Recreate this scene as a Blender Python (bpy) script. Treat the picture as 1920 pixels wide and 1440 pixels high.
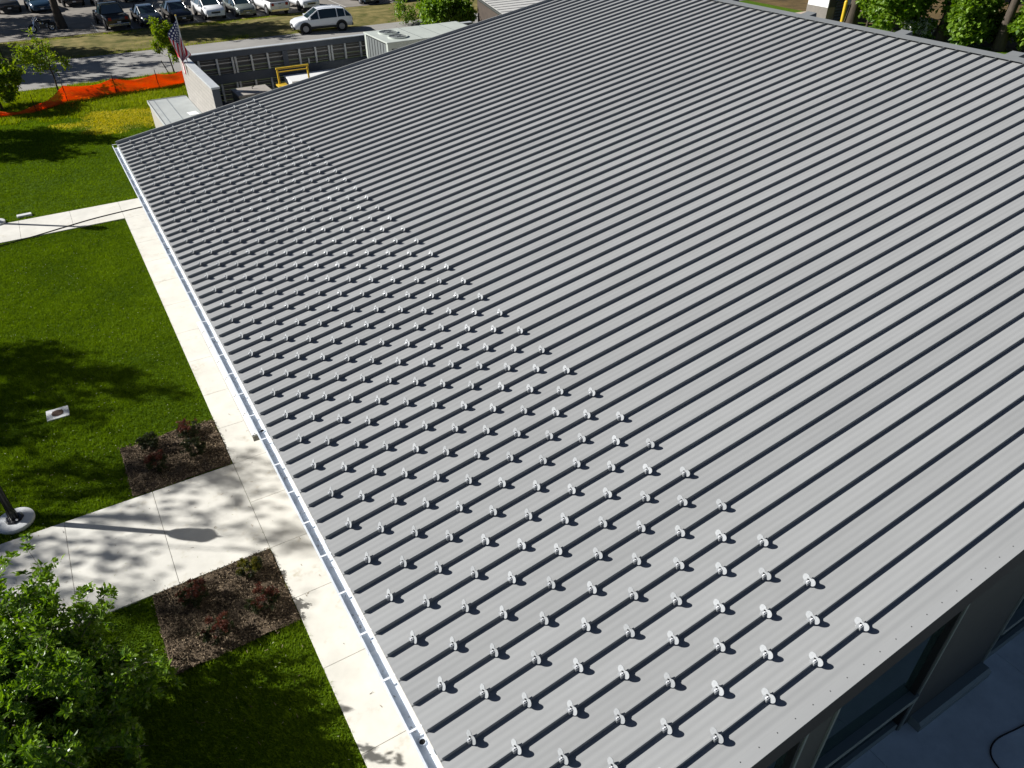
import bpy, bmesh, math, random
import numpy as np
from mathutils import Vector, Matrix, Euler

for o in list(bpy.data.objects): bpy.data.objects.remove(o)
S = bpy.context.scene
C = S.collection
R = math.radians

# ------------------------------------------------------------------ camera
cd = bpy.data.cameras.new('camera'); cam = bpy.data.objects.new('camera', cd); C.objects.link(cam)
cd.sensor_fit = 'HORIZONTAL'; cd.sensor_width = 36.0; cd.lens = 26.158
cd.clip_start = 0.1; cd.clip_end = 1500
cam.matrix_world = Matrix(((0.857499, 0.305628, -0.413869, -1.58524),
                           (-0.514460, 0.501240, -0.695765, -2.29696),
                           (-0.005197, 0.809537, 0.587046, 12.79622),
                           (0, 0, 0, 1)))
S.camera = cam
# ------------------------------------------------------------------ light
SUN_AZ = Vector((-0.80, 0.60)); SUN_EL = R(33)
SUN = Vector((SUN_AZ.x*math.cos(SUN_EL), SUN_AZ.y*math.cos(SUN_EL), math.sin(SUN_EL)))
w = bpy.data.worlds.new('World'); S.world = w; w.use_nodes = True
nt = w.node_tree; nt.nodes.clear()
sky = nt.nodes.new('ShaderNodeTexSky'); sky.sky_type = 'NISHITA'; sky.sun_disc = False
sky.air_density = 0.42; sky.dust_density = 0.3; sky.ozone_density = 0.5
sky.sun_elevation = SUN_EL; sky.sun_rotation = math.atan2(SUN_AZ.x, SUN_AZ.y)
bg = nt.nodes.new('ShaderNodeBackground'); bg.inputs['Strength'].default_value = 0.05
wo = nt.nodes.new('ShaderNodeOutputWorld')
nt.links.new(sky.outputs[0], bg.inputs[0]); nt.links.new(bg.outputs[0], wo.inputs[0])
sl = bpy.data.lights.new('sun', 'SUN'); sl.energy = 5.0; sl.angle = R(0.53); sl.color = (1, 0.98, 0.945)
so = bpy.data.objects.new('sun', sl); C.objects.link(so)
so.rotation_euler = SUN.to_track_quat('Z', 'Y').to_euler(); so.location = (-30, 30, 40)
vs = S.view_settings
S.display_settings.display_device = 'sRGB'
vs.view_transform = 'Standard'; vs.look = 'None'; vs.exposure = 0.67; vs.gamma = 1.0; vs.use_curve_mapping = False
S.render.engine = 'CYCLES'

rng = np.random.default_rng(7)
random.seed(7)
AL = R(9.46); PIT = 0.4064; EZ = 4.0; NS = 70; RL = NS*PIT      # roof slope, panel pitch, eave height

# ------------------------------------------------------------------ materials
MATS = {}
def mat(name, col, rough=0.6, metal=0.0, spec=0.4, var=0.0, vscale=3.0, bump=0.0, bscale=60.0, col2=None, aniso=None, coat=0.0, attr=False, trans=0.0, stretch=None):
    if name in MATS: return MATS[name]
    m = bpy.data.materials.new(name); m.use_nodes = True; MATS[name] = m
    n = m.node_tree.nodes; l = m.node_tree.links
    b = n['Principled BSDF']
    b.inputs['Roughness'].default_value = rough; b.inputs['Metallic'].default_value = metal
    b.inputs['Specular IOR Level'].default_value = spec; b.inputs['Coat Weight'].default_value = coat
    b.inputs['Base Color'].default_value = (*col, 1)
    co = None
    if var or bump:
        tc = n.new('ShaderNodeTexCoord'); co = tc.outputs['Object']
        if stretch:
            mp = n.new('ShaderNodeMapping'); mp.inputs['Scale'].default_value = stretch
            l.new(co, mp.inputs[0]); co = mp.outputs[0]
    src = None
    if var:
        t = n.new('ShaderNodeTexNoise'); t.inputs['Scale'].default_value = vscale; t.inputs['Detail'].default_value = 8
        t.inputs['Roughness'].default_value = 0.65
        l.new(co, t.inputs['Vector'])
        cr = n.new('ShaderNodeValToRGB'); cr.color_ramp.elements[0].position = 0.32; cr.color_ramp.elements[1].position = 0.68
        c2 = col2 if col2 else tuple(min(1, c*(1+var)) for c in col)
        c1 = col if col2 else tuple(c*(1-var) for c in col)
        cr.color_ramp.elements[0].color = (*c1, 1); cr.color_ramp.elements[1].color = (*c2, 1)
        l.new(t.outputs['Fac'], cr.inputs[0]); l.new(cr.outputs[0], b.inputs['Base Color']); src = cr.outputs[0]
    if bump:
        t2 = n.new('ShaderNodeTexNoise'); t2.inputs['Scale'].default_value = bscale; t2.inputs['Detail'].default_value = 6
        l.new(co, t2.inputs['Vector'])
        bp = n.new('ShaderNodeBump'); bp.inputs['Strength'].default_value = bump; bp.inputs['Distance'].default_value = 0.02
        l.new(t2.outputs['Fac'], bp.inputs['Height']); l.new(bp.outputs[0], b.inputs['Normal'])
    return m

def leafmat(name, ca, cb, trans=0.35, rough=0.45, spec=0.35):
    """leaf colour from the per-leaf random attribute, part of the light passes through"""
    m = bpy.data.materials.new(name); m.use_nodes = True; MATS[name] = m
    n = m.node_tree.nodes; l = m.node_tree.links; b = n['Principled BSDF']; out = n['Material Output']
    at = n.new('ShaderNodeAttribute'); at.attribute_name = 'rnd'
    cr = n.new('ShaderNodeValToRGB'); cr.color_ramp.elements[0].color = (*ca, 1); cr.color_ramp.elements[1].color = (*cb, 1)
    l.new(at.outputs['Fac'], cr.inputs[0]); l.new(cr.outputs[0], b.inputs['Base Color'])
    b.inputs['Roughness'].default_value = rough; b.inputs['Specular IOR Level'].default_value = spec
    tr = n.new('ShaderNodeBsdfTranslucent'); hs = n.new('ShaderNodeHueSaturation'); hs.inputs['Value'].default_value = 1.5; hs.inputs['Saturation'].default_value = 1.1
    l.new(cr.outputs[0], hs.inputs['Color']); l.new(hs.outputs[0], tr.inputs[0])
    mx = n.new('ShaderNodeMixShader'); mx.inputs[0].default_value = trans
    l.new(b.outputs[0], mx.inputs[1]); l.new(tr.outputs[0], mx.inputs[2]); l.new(mx.outputs[0], out.inputs[0])
    return m

roofM = mat('painted_roof_metal', (0.276, 0.280, 0.278), 0.55, 0, 0.15, var=0.03, vscale=1.2, bump=0.09, bscale=2.2, stretch=(0.5, 2.5, 1))
def panel_wear(m, amt=.05):
    n = m.node_tree.nodes; l = m.node_tree.links; b = n['Principled BSDF']; src = b.inputs['Base Color'].links[0].from_socket
    oi = n.new('ShaderNodeObjectInfo'); ge = n.new('ShaderNodeNewGeometry')
    mp = n.new('ShaderNodeMapping'); mp.inputs['Scale'].default_value = (.35, 9, .35); l.new(ge.outputs['Position'], mp.inputs[0])
    t = n.new('ShaderNodeTexNoise'); t.inputs['Scale'].default_value = 1; t.inputs['Detail'].default_value = 6; l.new(mp.outputs[0], t.inputs['Vector'])
    t2 = n.new('ShaderNodeTexNoise'); t2.inputs['Scale'].default_value = .55; t2.inputs['Detail'].default_value = 5; l.new(ge.outputs['Position'], t2.inputs['Vector'])
    def rg(f, a, c):
        r = n.new('ShaderNodeMapRange'); r.inputs[3].default_value = a; r.inputs[4].default_value = c; l.new(f, r.inputs[0]); return r.outputs[0]
    def mul(a, c):
        x = n.new('ShaderNodeMath'); x.operation = 'MULTIPLY'; l.new(a, x.inputs[0]); l.new(c, x.inputs[1]); return x.outputs[0]
    f = mul(mul(rg(oi.outputs['Random'], 1-amt, 1+amt), rg(t.outputs['Fac'], .91, 1.09)), rg(t2.outputs['Fac'], .93, 1.07))
    x = n.new('ShaderNodeVectorMath'); x.operation = 'SCALE'; l.new(src, x.inputs[0]); l.new(f, x.inputs['Scale']); l.new(x.outputs[0], b.inputs['Base Color'])
panel_wear(roofM)
seamM = mat('painted_seam_metal', (0.25, 0.257, 0.257), 0.6, 0, 0.1, var=0.05, vscale=2)
trimM = mat('painted_trim_metal', (0.175, 0.182, 0.182), 0.5, 0, 0.35, var=0.05)
fasciaM = mat('dark_bronze_fascia', (0.014, 0.013, 0.013), 0.5, 0, 0.2, var=0.1)
gutM = mat('galvanised_gutter', (0.66, 0.70, 0.74), 0.42, 0.0, 0.5, var=0.16, vscale=5, bump=0.05, bscale=20)
strapM = mat('white_strap', (0.80, 0.82, 0.84), 0.4, 0.0, 0.5)
aluM = mat('mill_aluminium', (0.30, 0.31, 0.315), 0.42, 0.0, 0.5, var=0.10, vscale=40); panel_wear(aluM, .14)
boltM = mat('bolt_steel', (0.8, 0.8, 0.8), 0.3, 0.3, 0.5)
blackM = mat('rubber_and_hole_black', (0.006, 0.006, 0.006), 0.8)
concM = mat('pale_concrete', (0.61, 0.592, 0.535), 0.85, 0, 0.2, var=0.09, vscale=1.3, bump=0.12, bscale=120)
def add_stains(m):
    n = m.node_tree.nodes; l = m.node_tree.links; b = n['Principled BSDF']; src = b.inputs['Base Color'].links[0].from_socket
    ge = n.new('ShaderNodeNewGeometry')
    def nz(sc, p0, p1):
        t = n.new('ShaderNodeTexNoise'); t.inputs['Scale'].default_value = sc; t.inputs['Detail'].default_value = 7; l.new(ge.outputs['Position'], t.inputs['Vector'])
        r = n.new('ShaderNodeMapRange'); r.inputs[1].default_value = p0; r.inputs[2].default_value = p1; l.new(t.outputs['Fac'], r.inputs[0]); return r.outputs[0]
    a_ = nz(1.7, .56, .78); b_ = nz(9, .45, .75); mm = n.new('ShaderNodeMath'); mm.operation = 'MULTIPLY'; l.new(a_, mm.inputs[0]); l.new(b_, mm.inputs[1])
    x = n.new('ShaderNodeMix'); x.data_type = 'RGBA'; l.new(mm.outputs[0], x.inputs[0]); l.new(src, x.inputs[6]); x.inputs[7].default_value = (.34, .28, .17, 1); l.new(x.outputs[2], b.inputs['Base Color'])
add_stains(concM)
conc2M = mat('patio_concrete', (0.58, 0.62, 0.60), 0.85, 0, 0.2, var=0.16, vscale=1.1, bump=0.12, bscale=120)
wallM = mat('beige_wall', (0.38, 0.355, 0.31), 0.85, 0, 0.2, var=0.08, vscale=4, bump=0.1)
graywallM = mat('grey_panel_wall', (0.050, 0.053, 0.049), 0.7, 0, 0.3, var=0.08, vscale=2)
frameM = mat('dark_window_frame', (0.02, 0.022, 0.022), 0.45, 0.2, 0.4)
sillM = mat('grey_green_frame', (0.17, 0.20, 0.185), 0.5, 0.1, 0.4)
glassM = mat('dark_glass', (0.012, 0.026, 0.024), 0.05, 0, 0.35)
asphM = mat('asphalt', (0.27, 0.26, 0.24), 0.9, 0, 0.2, var=0.12, vscale=0.35, bump=0.25, bscale=45)
lotM = mat('lot_asphalt', (0.22, 0.20, 0.175), 0.9, 0, 0.2, var=0.25, vscale=0.3, bump=0.25, bscale=40)
mulchM = mat('bark_mulch', (0.05, 0.038, 0.027), 0.95, 0, 0.1, var=0.5, vscale=30, bump=0.8, bscale=60, col2=(0.15, 0.112, 0.075))
barkM = mat('tree_bark', (0.075, 0.06, 0.047), 0.9, 0, 0.2, var=0.35, vscale=6, bump=0.8, bscale=18, stretch=(1, 1, 0.25))
palebarkM = mat('pale_bark', (0.17, 0.15, 0.12), 0.9, 0, 0.2, var=0.3, vscale=6, bump=0.5, bscale=18, stretch=(1, 1, 0.25))
paintWM = mat('white_paint', (0.78, 0.78, 0.76), 0.35, 0, 0.5)
yellowM = mat('yellow_paint', (0.62, 0.40, 0.02), 0.45, 0, 0.4, var=0.1)
silverM = mat('galvanised_steel', (0.55, 0.57, 0.57), 0.45, 0.3, 0.5, var=0.1)
darkbeamM = mat('slate_beam', (0.085, 0.10, 0.12), 0.55, 0, 0.4, var=0.08)
plankM = mat('grey_plank', (0.12, 0.115, 0.105), 0.75, 0, 0.3, var=0.15, vscale=2, stretch=(0.3, 1, 6))
membM = mat('grey_membrane', (0.36, 0.38, 0.37), 0.8, 0, 0.2, var=0.1, vscale=1.5)
orangeM = None
postM = mat('dark_steel_post', (0.02, 0.022, 0.02), 0.6, 0.3)
lampM = mat('black_lamp_paint', (0.008, 0.008, 0.010), 0.3, 0, 0.5)

# ------------------------------------------------------------------ mesh helpers
class MB:
    def __init__(s): s.v = []; s.f = []; s.mi = []
    def add(s, vs, fs, mi=0):
        k = len(s.v); s.v += [tuple(v) for v in vs]
        for f in fs: s.f.append(tuple(i+k for i in f)); s.mi.append(mi)
        return s
    def box(s, a, b, mi=0):
        x0, y0, z0 = a; x1, y1, z1 = b
        return s.add([(x0,y0,z0),(x1,y0,z0),(x1,y1,z0),(x0,y1,z0),(x0,y0,z1),(x1,y0,z1),(x1,y1,z1),(x0,y1,z1)],
                     [(0,3,2,1),(4,5,6,7),(0,1,5,4),(1,2,6,5),(2,3,7,6),(3,0,4,7)], mi)
    def tube(s, pts, rad, n=8, mi=0, cap=True):
        pts = [Vector(p) for p in pts]; rr = rad if isinstance(rad, (list, tuple)) else [rad]*len(pts)
        rings = []; ref = None
        for i, p in enumerate(pts):
            d = (pts[min(i+1, len(pts)-1)]-pts[max(i-1, 0)])
            d = d.normalized() if d.length > 1e-9 else Vector((0, 0, 1))
            if ref is None: ref = d.orthogonal().normalized()
            a = (ref-d*ref.dot(d)); a = a.normalized() if a.length > 1e-6 else d.orthogonal().normalized()
            ref = a; b = d.cross(a)
            rings.append([p+(a*math.cos(2*math.pi*k/n)+b*math.sin(2*math.pi*k/n))*rr[i] for k in range(n)])
        vs = [v for r_ in rings for v in r_]; fs = []
        for i in range(len(pts)-1):
            for k in range(n):
                fs.append((i*n+k, i*n+(k+1) % n, (i+1)*n+(k+1) % n, (i+1)*n+k))
        if cap: fs.append(tuple(range(n-1, -1, -1))); fs.append(tuple((len(pts)-1)*n+k for k in range(n)))
        return s.add(vs, fs, mi)
    def lathe(s, prof, n=16, mi=0, o=(0,0,0), axis='z', cap=True):
        vs = []; fs = []
        for r_, h in prof:
            for k in range(n):
                a = 2*math.pi*k/n; p = (r_*math.cos(a), r_*math.sin(a), h)
                if axis == 'y': p = (p[0], p[2], p[1])
                if axis == 'x': p = (p[2], p[0], p[1])
                vs.append((p[0]+o[0], p[1]+o[1], p[2]+o[2]))
        for i in range(len(prof)-1):
            for k in range(n): fs.append((i*n+k, i*n+(k+1) % n, (i+1)*n+(k+1) % n, (i+1)*n+k))
        if cap: fs.append(tuple(range(n-1, -1, -1))); fs.append(tuple((len(prof)-1)*n+k for k in range(n)))
        return s.add(vs, fs, mi)
    def prism(s, poly, a, b, axis='y', mi=0):
        """poly in the two other axes, extruded from a to b along axis"""
        def P(p, t):
            return (p[0], t, p[1]) if axis == 'y' else ((t, p[0], p[1]) if axis == 'x' else (p[0], p[1], t))
        n = len(poly)
        vs = [P(p, a) for p in poly]+[P(p, b) for p in poly]
        fs = [tuple(range(n)), tuple(range(2*n-1, n-1, -1))]+[(i, (i+1) % n, n+(i+1) % n, n+i) for i in range(n)]
        return s.add(vs, fs, mi)
    def mesh(s, name, mats, smooth=False):
        me = bpy.data.meshes.new(name); me.from_pydata(s.v, [], s.f)
        for m in (mats if isinstance(mats, (list, tuple)) else [mats]): me.materials.append(m)
        me.polygons.foreach_set('material_index', s.mi)
        bm = bmesh.new(); bm.from_mesh(me); bmesh.ops.recalc_face_normals(bm, faces=bm.faces); bm.to_mesh(me); bm.free()
        if smooth:
            me.polygons.foreach_set('use_smooth', [True]*len(me.polygons))
            try: me.set_sharp_from_angle(angle=R(smooth if smooth is not True else 40))
            except Exception: pass
        me.update(); return me
    def build(s, name, mats, parent=None, smooth=False, bevel=0, loc=None):
        return link(name, s.mesh(name, mats, smooth), parent, bevel, loc)

def link(name, me, parent=None, bevel=0, loc=None):
    o = bpy.data.objects.new(name, me); C.objects.link(o)
    if parent: o.parent = parent
    if loc: o.location = loc
    if bevel:
        b = o.modifiers.new('bevel', 'BEVEL'); b.width = bevel; b.segments = 2; b.limit_method = 'ANGLE'; b.angle_limit = R(40)
    return o
def empty(name, loc=(0,0,0), rz=0, label=None, cat=None, group=None):
    o = bpy.data.objects.new(name, None); C.objects.link(o); o.location = loc; o.rotation_euler = (0, 0, rz); o.empty_display_size = 0.2
    return tag(o, label, cat, group)
def tag(o, label=None, cat=None, group=None, kind=None):
    if label: o['label'] = label
    if cat: o['category'] = cat
    if group: o['group'] = group
    if kind: o['kind'] = kind
    return o
def box(name, a, b, m, parent=None, bevel=0):
    return MB().box(a, b).build(name, m, parent, bevel=bevel)
def structure(o): o['kind'] = 'structure'; return o
def tri_mesh(name, co, m, rnd=None, nper=3):
    """co: (n, nper, 3) array of separate polygons"""
    n = co.shape[0]; me = bpy.data.meshes.new(name)
    me.vertices.add(n*nper); me.vertices.foreach_set('co', co.astype(np.float32).ravel())
    me.loops.add(n*nper); me.loops.foreach_set('vertex_index', np.arange(n*nper, dtype=np.int32))
    me.polygons.add(n); me.polygons.foreach_set('loop_start', np.arange(0, n*nper, nper, dtype=np.int32))
    try: me.polygons.foreach_set('loop_total', np.full(n, nper, dtype=np.int32))
    except Exception: pass
    me.materials.append(m)
    if rnd is not None:
        at = me.attributes.new('rnd', 'FLOAT', 'FACE'); at.data.foreach_set('value', rnd.astype(np.float32))
    me.update(); me.validate(); return me

# ------------------------------------------------------------------ ground, lawn, paving
def sheet(name, x0, x1, y0, y1, z, m, nx=1, ny=1, hf=None):
    mb = MB(); vs = []; fs = []
    for j in range(ny+1):
        for i in range(nx+1):
            x = x0+(x1-x0)*i/nx; y = y0+(y1-y0)*j/ny
            vs.append((x, y, z+(hf(x, y) if hf else 0)))
    for j in range(ny):
        for i in range(nx): a = j*(nx+1)+i; fs.append((a, a+1, a+nx+2, a+nx+1))
    mb.add(vs, fs); return structure(mb.build(name, m, smooth=True))

def lawnmat():
    m = bpy.data.materials.new('lawn_turf'); m.use_nodes = True
    n = m.node_tree.nodes; l = m.node_tree.links; b = n['Principled BSDF']
    b.inputs['Roughness'].default_value = 0.9; b.inputs['Specular IOR Level'].default_value = 0.1
    tc = n.new('ShaderNodeTexCoord')
    def noise(sc, det=6):
        t = n.new('ShaderNodeTexNoise'); t.inputs['Scale'].default_value = sc; t.inputs['Detail'].default_value = det; t.inputs['Roughness'].default_value = 0.7
        l.new(tc.outputs['Object'], t.inputs['Vector']); return t.outputs['Fac']
    def ramp(f, p0, p1, c0, c1):
        r = n.new('ShaderNodeValToRGB'); r.color_ramp.elements[0].position = p0; r.color_ramp.elements[1].position = p1
        r.color_ramp.elements[0].color = (*c0, 1); r.color_ramp.elements[1].color = (*c1, 1); l.new(f, r.inputs[0]); return r.outputs[0]
    def mix(f, a, bb, mode='MIX'):
        x = n.new('ShaderNodeMix'); x.data_type = 'RGBA'; x.blend_type = mode
        if isinstance(f, float): x.inputs[0].default_value = f
        else: l.new(f, x.inputs[0])
        l.new(a, x.inputs[6]); l.new(bb, x.inputs[7]); return x.outputs[2]
    fine = ramp(noise(26), 0.3, 0.72, (0.028, 0.062, 0.002), (0.120, 0.200, 0.008))
    big = ramp(noise(0.9, 4), 0.35, 0.7, (0.038, 0.085, 0.003), (0.090, 0.150, 0.008))
    col = mix(0.45, fine, big)
    # dry yellow patch of turf by the annex: an area of dead grass with a ragged edge
    sep = n.new('ShaderNodeSeparateXYZ'); l.new(tc.outputs['Object'], sep.inputs[0])
    def math_(op, a, bb):
        x = n.new('ShaderNodeMath'); x.operation = op
        for i, q in enumerate((a, bb)):
            if isinstance(q, (int, float)): x.inputs[i].default_value = q
            else: l.new(q, x.inputs[i])
        return x.outputs[0]
    dx = math_('DIVIDE', math_('SUBTRACT', sep.outputs[0], 1.9), 3.0); dy = math_('DIVIDE', math_('SUBTRACT', sep.outputs[1], 47.2), 2.3)
    d = math_('ADD', math_('MULTIPLY', dx, dx), math_('MULTIPLY', dy, dy))
    d = math_('ADD', d, math_('MULTIPLY', math_('SUBTRACT', noise(1.1, 5), 0.5), 2.2))
    f = ramp(d, 0.6, 1.3, (1, 1, 1), (0, 0, 0))
    dry = ramp(noise(6), 0.3, 0.7, (0.40, 0.35, 0.02), (0.58, 0.46, 0.13))
    col = mix(f, col, dry)
    l.new(col, b.inputs['Base Color'])
    bp = n.new('ShaderNodeBump'); bp.inputs['Strength'].default_value = 0.9; bp.inputs['Distance'].default_value = 0.05
    l.new(noise(40), bp.inputs['Height']); l.new(bp.outputs[0], b.inputs['Normal'])
    return m
lawnM = lawnmat()
groundM = mat('leaf_litter_ground', (0.055, 0.042, 0.022), 0.95, 0, 0.1, var=0.5, vscale=0.5, col2=(0.17, 0.115, 0.05), bump=0.6, bscale=14)
vergeM = mat('dry_verge_grass', (0.06, 0.07, 0.015), 0.95, 0, 0.1, var=0.5, vscale=0.9, col2=(0.25, 0.20, 0.08), bump=0.7, bscale=16)
sheet('ground', -250, 350, -150, 450, -0.05, groundM)
sheet('lawn', -60, 27, -60, 56.6, -0.02, lawnM)
sheet('back_lawn', 40, 61.5, 20, 75, -0.02, lawnM)
sheet('verge', -60, 60, 64.6, 76.5, 0.0, vergeM, 60, 16, lambda x, y: 0.22*math.sin(max(0, min(1, (y-65.6)/8.6))*math.pi)*(0.7+0.3*math.sin(x*0.8)))
sheet('road', -120, 120, 56.9+0.2, 65.4, 0.012, asphM, 40, 3)
sheet('parking_lot', -120, 120, 74.9, 160, 0.02, lotM)

walk = structure(MB().box((-0.44, -12, -0.05), (0.7, 33.78, 0.006)).build('walkway', mat('joint_sand', (0.10, 0.09, 0.075), 0.95)))
structure(walk)
def slab(parent, x0, x1, y0, y1, m, z=0.03, g=0.0045, bev=0.004):
    o = MB().box((x0+g, y0+g, -0.04), (x1-g, y1-g, z)).build('slab', m, parent, bevel=bev)
    return o
JY = [-12, -10.6, -8.7, -6.8, -4.9, -3.0, -1.05, 0.9, 2.85, 4.8, 6.75, 8.65, 10.28, 11.95, 13.57, 15.2, 16.95, 18.95, 20.85, 22.95, 24.9, 26.85, 28.8, 30.25, 31.7, 33.78]
for a, b_ in zip(JY, JY[1:]): slab(walk, -0.45, 0.7, a, b_, concM)
cross = structure(box('cross_walk', (-12, 10.29, -0.05), (-0.455, 13.56, 0.006), MATS['joint_sand']))
for i in range(6): slab(cross, -0.45-1.95*(i+1), -0.45-1.95*i, 10.28, 13.57, concM)
cross2 = structure(box('far_cross_walk', (-12, 31.71, -0.05), (-0.455, 33.77, 0.006), MATS['joint_sand']))
for i in range(6): slab(cross2, -0.45-1.95*(i+1), -0.45-1.95*i, 31.7, 33.78, concM)
patio = structure(box('patio', (-0.4, -14, -0.05), (26, 0.60, 0.002), MATS['joint_sand']))
for i in range(7):
    for j in range(4): slab(patio, 0.72+3.72*i-1.0, 0.72+3.72*(i+1)-1.0, 0.44-3.55*(j+1), 0.44-3.55*j, conc2M, 0.02)

beds = [(-2.84, -0.47, 13.60, 15.70), (-2.96, -0.47, 8.07, 10.26)]
chipM = leafmat('bark_chip', (0.022, 0.016, 0.011), (0.38, 0.29, 0.19), 0.0, 0.9, 0.1)
for bi, (x0, x1, y0, y1) in enumerate(beds):
    bd = sheet('planting_bed', x0, x1, y0, y1, 0.0, mulchM, 24, 22, lambda x, y: 0.035+0.02*math.sin(x*9.1+y*3)+0.02*math.sin(y*11.3-x*4))
    n = 6500
    p = np.stack([rng.uniform(x0, x1, n)+rng.normal(0, .02, n), rng.uniform(y0, y1, n)+rng.normal(0, .02, n), rng.uniform(0.035, 0.085, n)], 1)
    a = rng.uniform(0, 2*np.pi, n); L = rng.uniform(0.02, 0.06, n); W = rng.uniform(0.005, 0.013, n)
    d = np.stack([np.cos(a), np.sin(a), rng.normal(0, .35, n)], 1)*L[:, None]; s_ = np.stack([-np.sin(a), np.cos(a), rng.normal(0, .3, n)], 1)*W[:, None]
    u = np.array([0, 0, 1.0])*W[:, None]
    A = p-d*.5-s_; B = p-d*.5+s_; D = p+d*.5+s_*.6; E_ = p+d*.5-s_*.6; T0 = p-d*.4+u; T1 = p+d*.4+u
    co = np.concatenate([np.stack([A, E_, T1, T0], 1), np.stack([B, T0, T1, D], 1), np.stack([A, T0, B, B], 1)[:, :4], np.stack([E_, D, T1, T1], 1)])
    co = co[:2*n]; rr = np.tile(rng.random(n)**1.7, 2)
    o = link('bark_chips', tri_mesh('bark_chips', co, chipM, rr, 4), bd); o['kind'] = 'stuff'

# grass blades
grassM = leafmat('grass_blade', (0.030, 0.070, 0.004), (0.225, 0.330, 0.020), 0.3, 0.9, 0.03)
drygrassM = leafmat('long_grass_blade', (0.10, 0.17, 0.008), (0.38, 0.42, 0.04), 0.3, 0.9, 0.03)
def vnoise(x, y, sc, sd):
    g = np.random.default_rng(sd).random((256, 256)); u = x*sc+500; v = y*sc+500
    i = np.floor(u).astype(int); j = np.floor(v).astype(int); fu = u-i; fv = v-j; fu = fu*fu*(3-2*fu); fv = fv*fv*(3-2*fv)
    a = g[i % 256, j % 256]; b = g[(i+1) % 256, j % 256]; c = g[i % 256, (j+1) % 256]; d = g[(i+1) % 256, (j+1) % 256]
    return (a*(1-fu)+b*fu)*(1-fv)+(c*(1-fu)+d*fu)*fv
def blades(name, label, x0, x1, y0, y1, n, h, wd, m, excl=(), dens=None):
    x = rng.uniform(x0, x1, n); y = rng.uniform(y0, y1, n); keep = np.ones(n, bool)
    for (a, b_, c, d) in excl: keep &= ~((x > a+.012) & (x < b_-.012) & (y > c+.012) & (y < d-.012))
    if dens is not None: keep &= rng.random(n) < dens(x, y)
    x, y = x[keep], y[keep]; n = len(x)
    pat = .55*vnoise(x, y, .6, 1)+.35*vnoise(x, y, 3.1, 2)+.5*vnoise(x, y, 11, 3)-.15
    hh = h*rng.uniform(.45, 1.35, n)*(.45+1.0*pat); a = rng.uniform(0, 2*np.pi, n); ln = rng.uniform(.2, 1.0, n)*hh
    base = np.stack([x, y, np.full(n, -0.02)], 1); sd = np.stack([np.cos(a+1.3), np.sin(a+1.3), np.zeros(n)], 1)*(wd*rng.uniform(.6, 1.4, n))[:, None]
    tip = base+np.stack([np.cos(a)*ln, np.sin(a)*ln, hh], 1)
    co = np.stack([base-sd, base+sd, tip], 1)
    o = link(name, tri_mesh(name, co, m, np.clip(.05+.75*pat*rng.uniform(.4, 1, n)+.25*rng.random(n), 0, 1)))
    tag(o, label, 'grass', kind='stuff'); return o
ex = [(-12, -0.45, 10.28, 13.57), (-12, -.45, 31.7, 33.78)]+beds
blades('lawn_grass', 'short mown grass on the lawn beside the main walkway', -7.2, -0.435, 1.5, 31.72, 560000, 0.055, 0.010, grassM, ex)
blades('far_lawn_grass', 'short mown grass on the far lawn beyond the cross walk', -7.5, 5.5, 33.8, 51.5, 230000, 0.05, 0.016, grassM, [(2.2, 9, 28, 37.95)])
blades('long_grass', 'longer rough grass along the orange barrier fence', -8, 6.4, 48.6, 56.9, 80000, 0.15, 0.022, drygrassM, [], lambda x, y: np.clip((y-48.9-.5*np.sin(x*1.3)-.4*np.sin(x*3.7))*.9, 0, 1))
blades('dry_grass', 'yellow dry grass patch beside the low annex', -2.2, 6.2, 44.2, 50.4, 60000, 0.065, 0.02, leafmat('straw_blade', (0.48, 0.43, 0.015), (0.75, 0.63, 0.10), .25, .7, .1), [], lambda x, y: np.clip(1.25-((x-1.9)/3.2)**2-((y-47.2)/2.4)**2+.45*np.sin(x*2.1+1.3*np.sin(y*1.7))+.3*np.sin(y*3.1+x), 0, 1))
blades('verge_grass', 'patchy grass on the verge between road and parking lot', -6, 22, 65.5, 74.3, 60000, 0.10, 0.03, drygrassM, [], lambda x, y: .35+.6*(np.sin(x*.7+np.sin(y))*np.cos(y*.9+x*.3) > 0))

def litter(name, label, n, area, L0, L1, W, z, m, cat):
    x0, x1, y0, y1 = area; a = rng.uniform(0, 6.283, n); L = rng.uniform(L0, L1, n)
    p = np.stack([rng.uniform(x0, x1, n), rng.uniform(y0, y1, n), np.full(n, z)], 1)
    d = np.stack([np.cos(a), np.sin(a), rng.uniform(0, .2, n)], 1)*L[:, None]; sd = np.stack([-np.sin(a), np.cos(a), np.zeros(n)], 1)*W
    co = np.stack([p-sd, p+sd, p+d+sd*.5, p+d-sd*.5], 1)
    o = link(name, tri_mesh(name, co, m, rng.random(n), 4)); tag(o, label, cat, kind='stuff')
litter('leaf_litter', 'scattered dry leaf scraps and twigs on the pale walks', 150, (-5, .5, 2, 16), .02, .09, .006, .034, chipM, 'litter')
litter('grass_clippings', 'pale dry clippings scattered over the mown lawn', 900, (-7, -.6, 2, 31), .015, .05, .006, .03, leafmat('pale_clipping', (.25, .26, .12), (.6, .6, .45), .2, .8, .1), 'clippings')

# ------------------------------------------------------------------ main building
B = empty('metal_roof_building', (0, 0, 0), 0, 'long low building with wide grey standing seam metal roof', 'building')
ca, sa = math.cos(AL), math.sin(AL)
def rz(x): return EZ+x*math.tan(AL)
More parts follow.
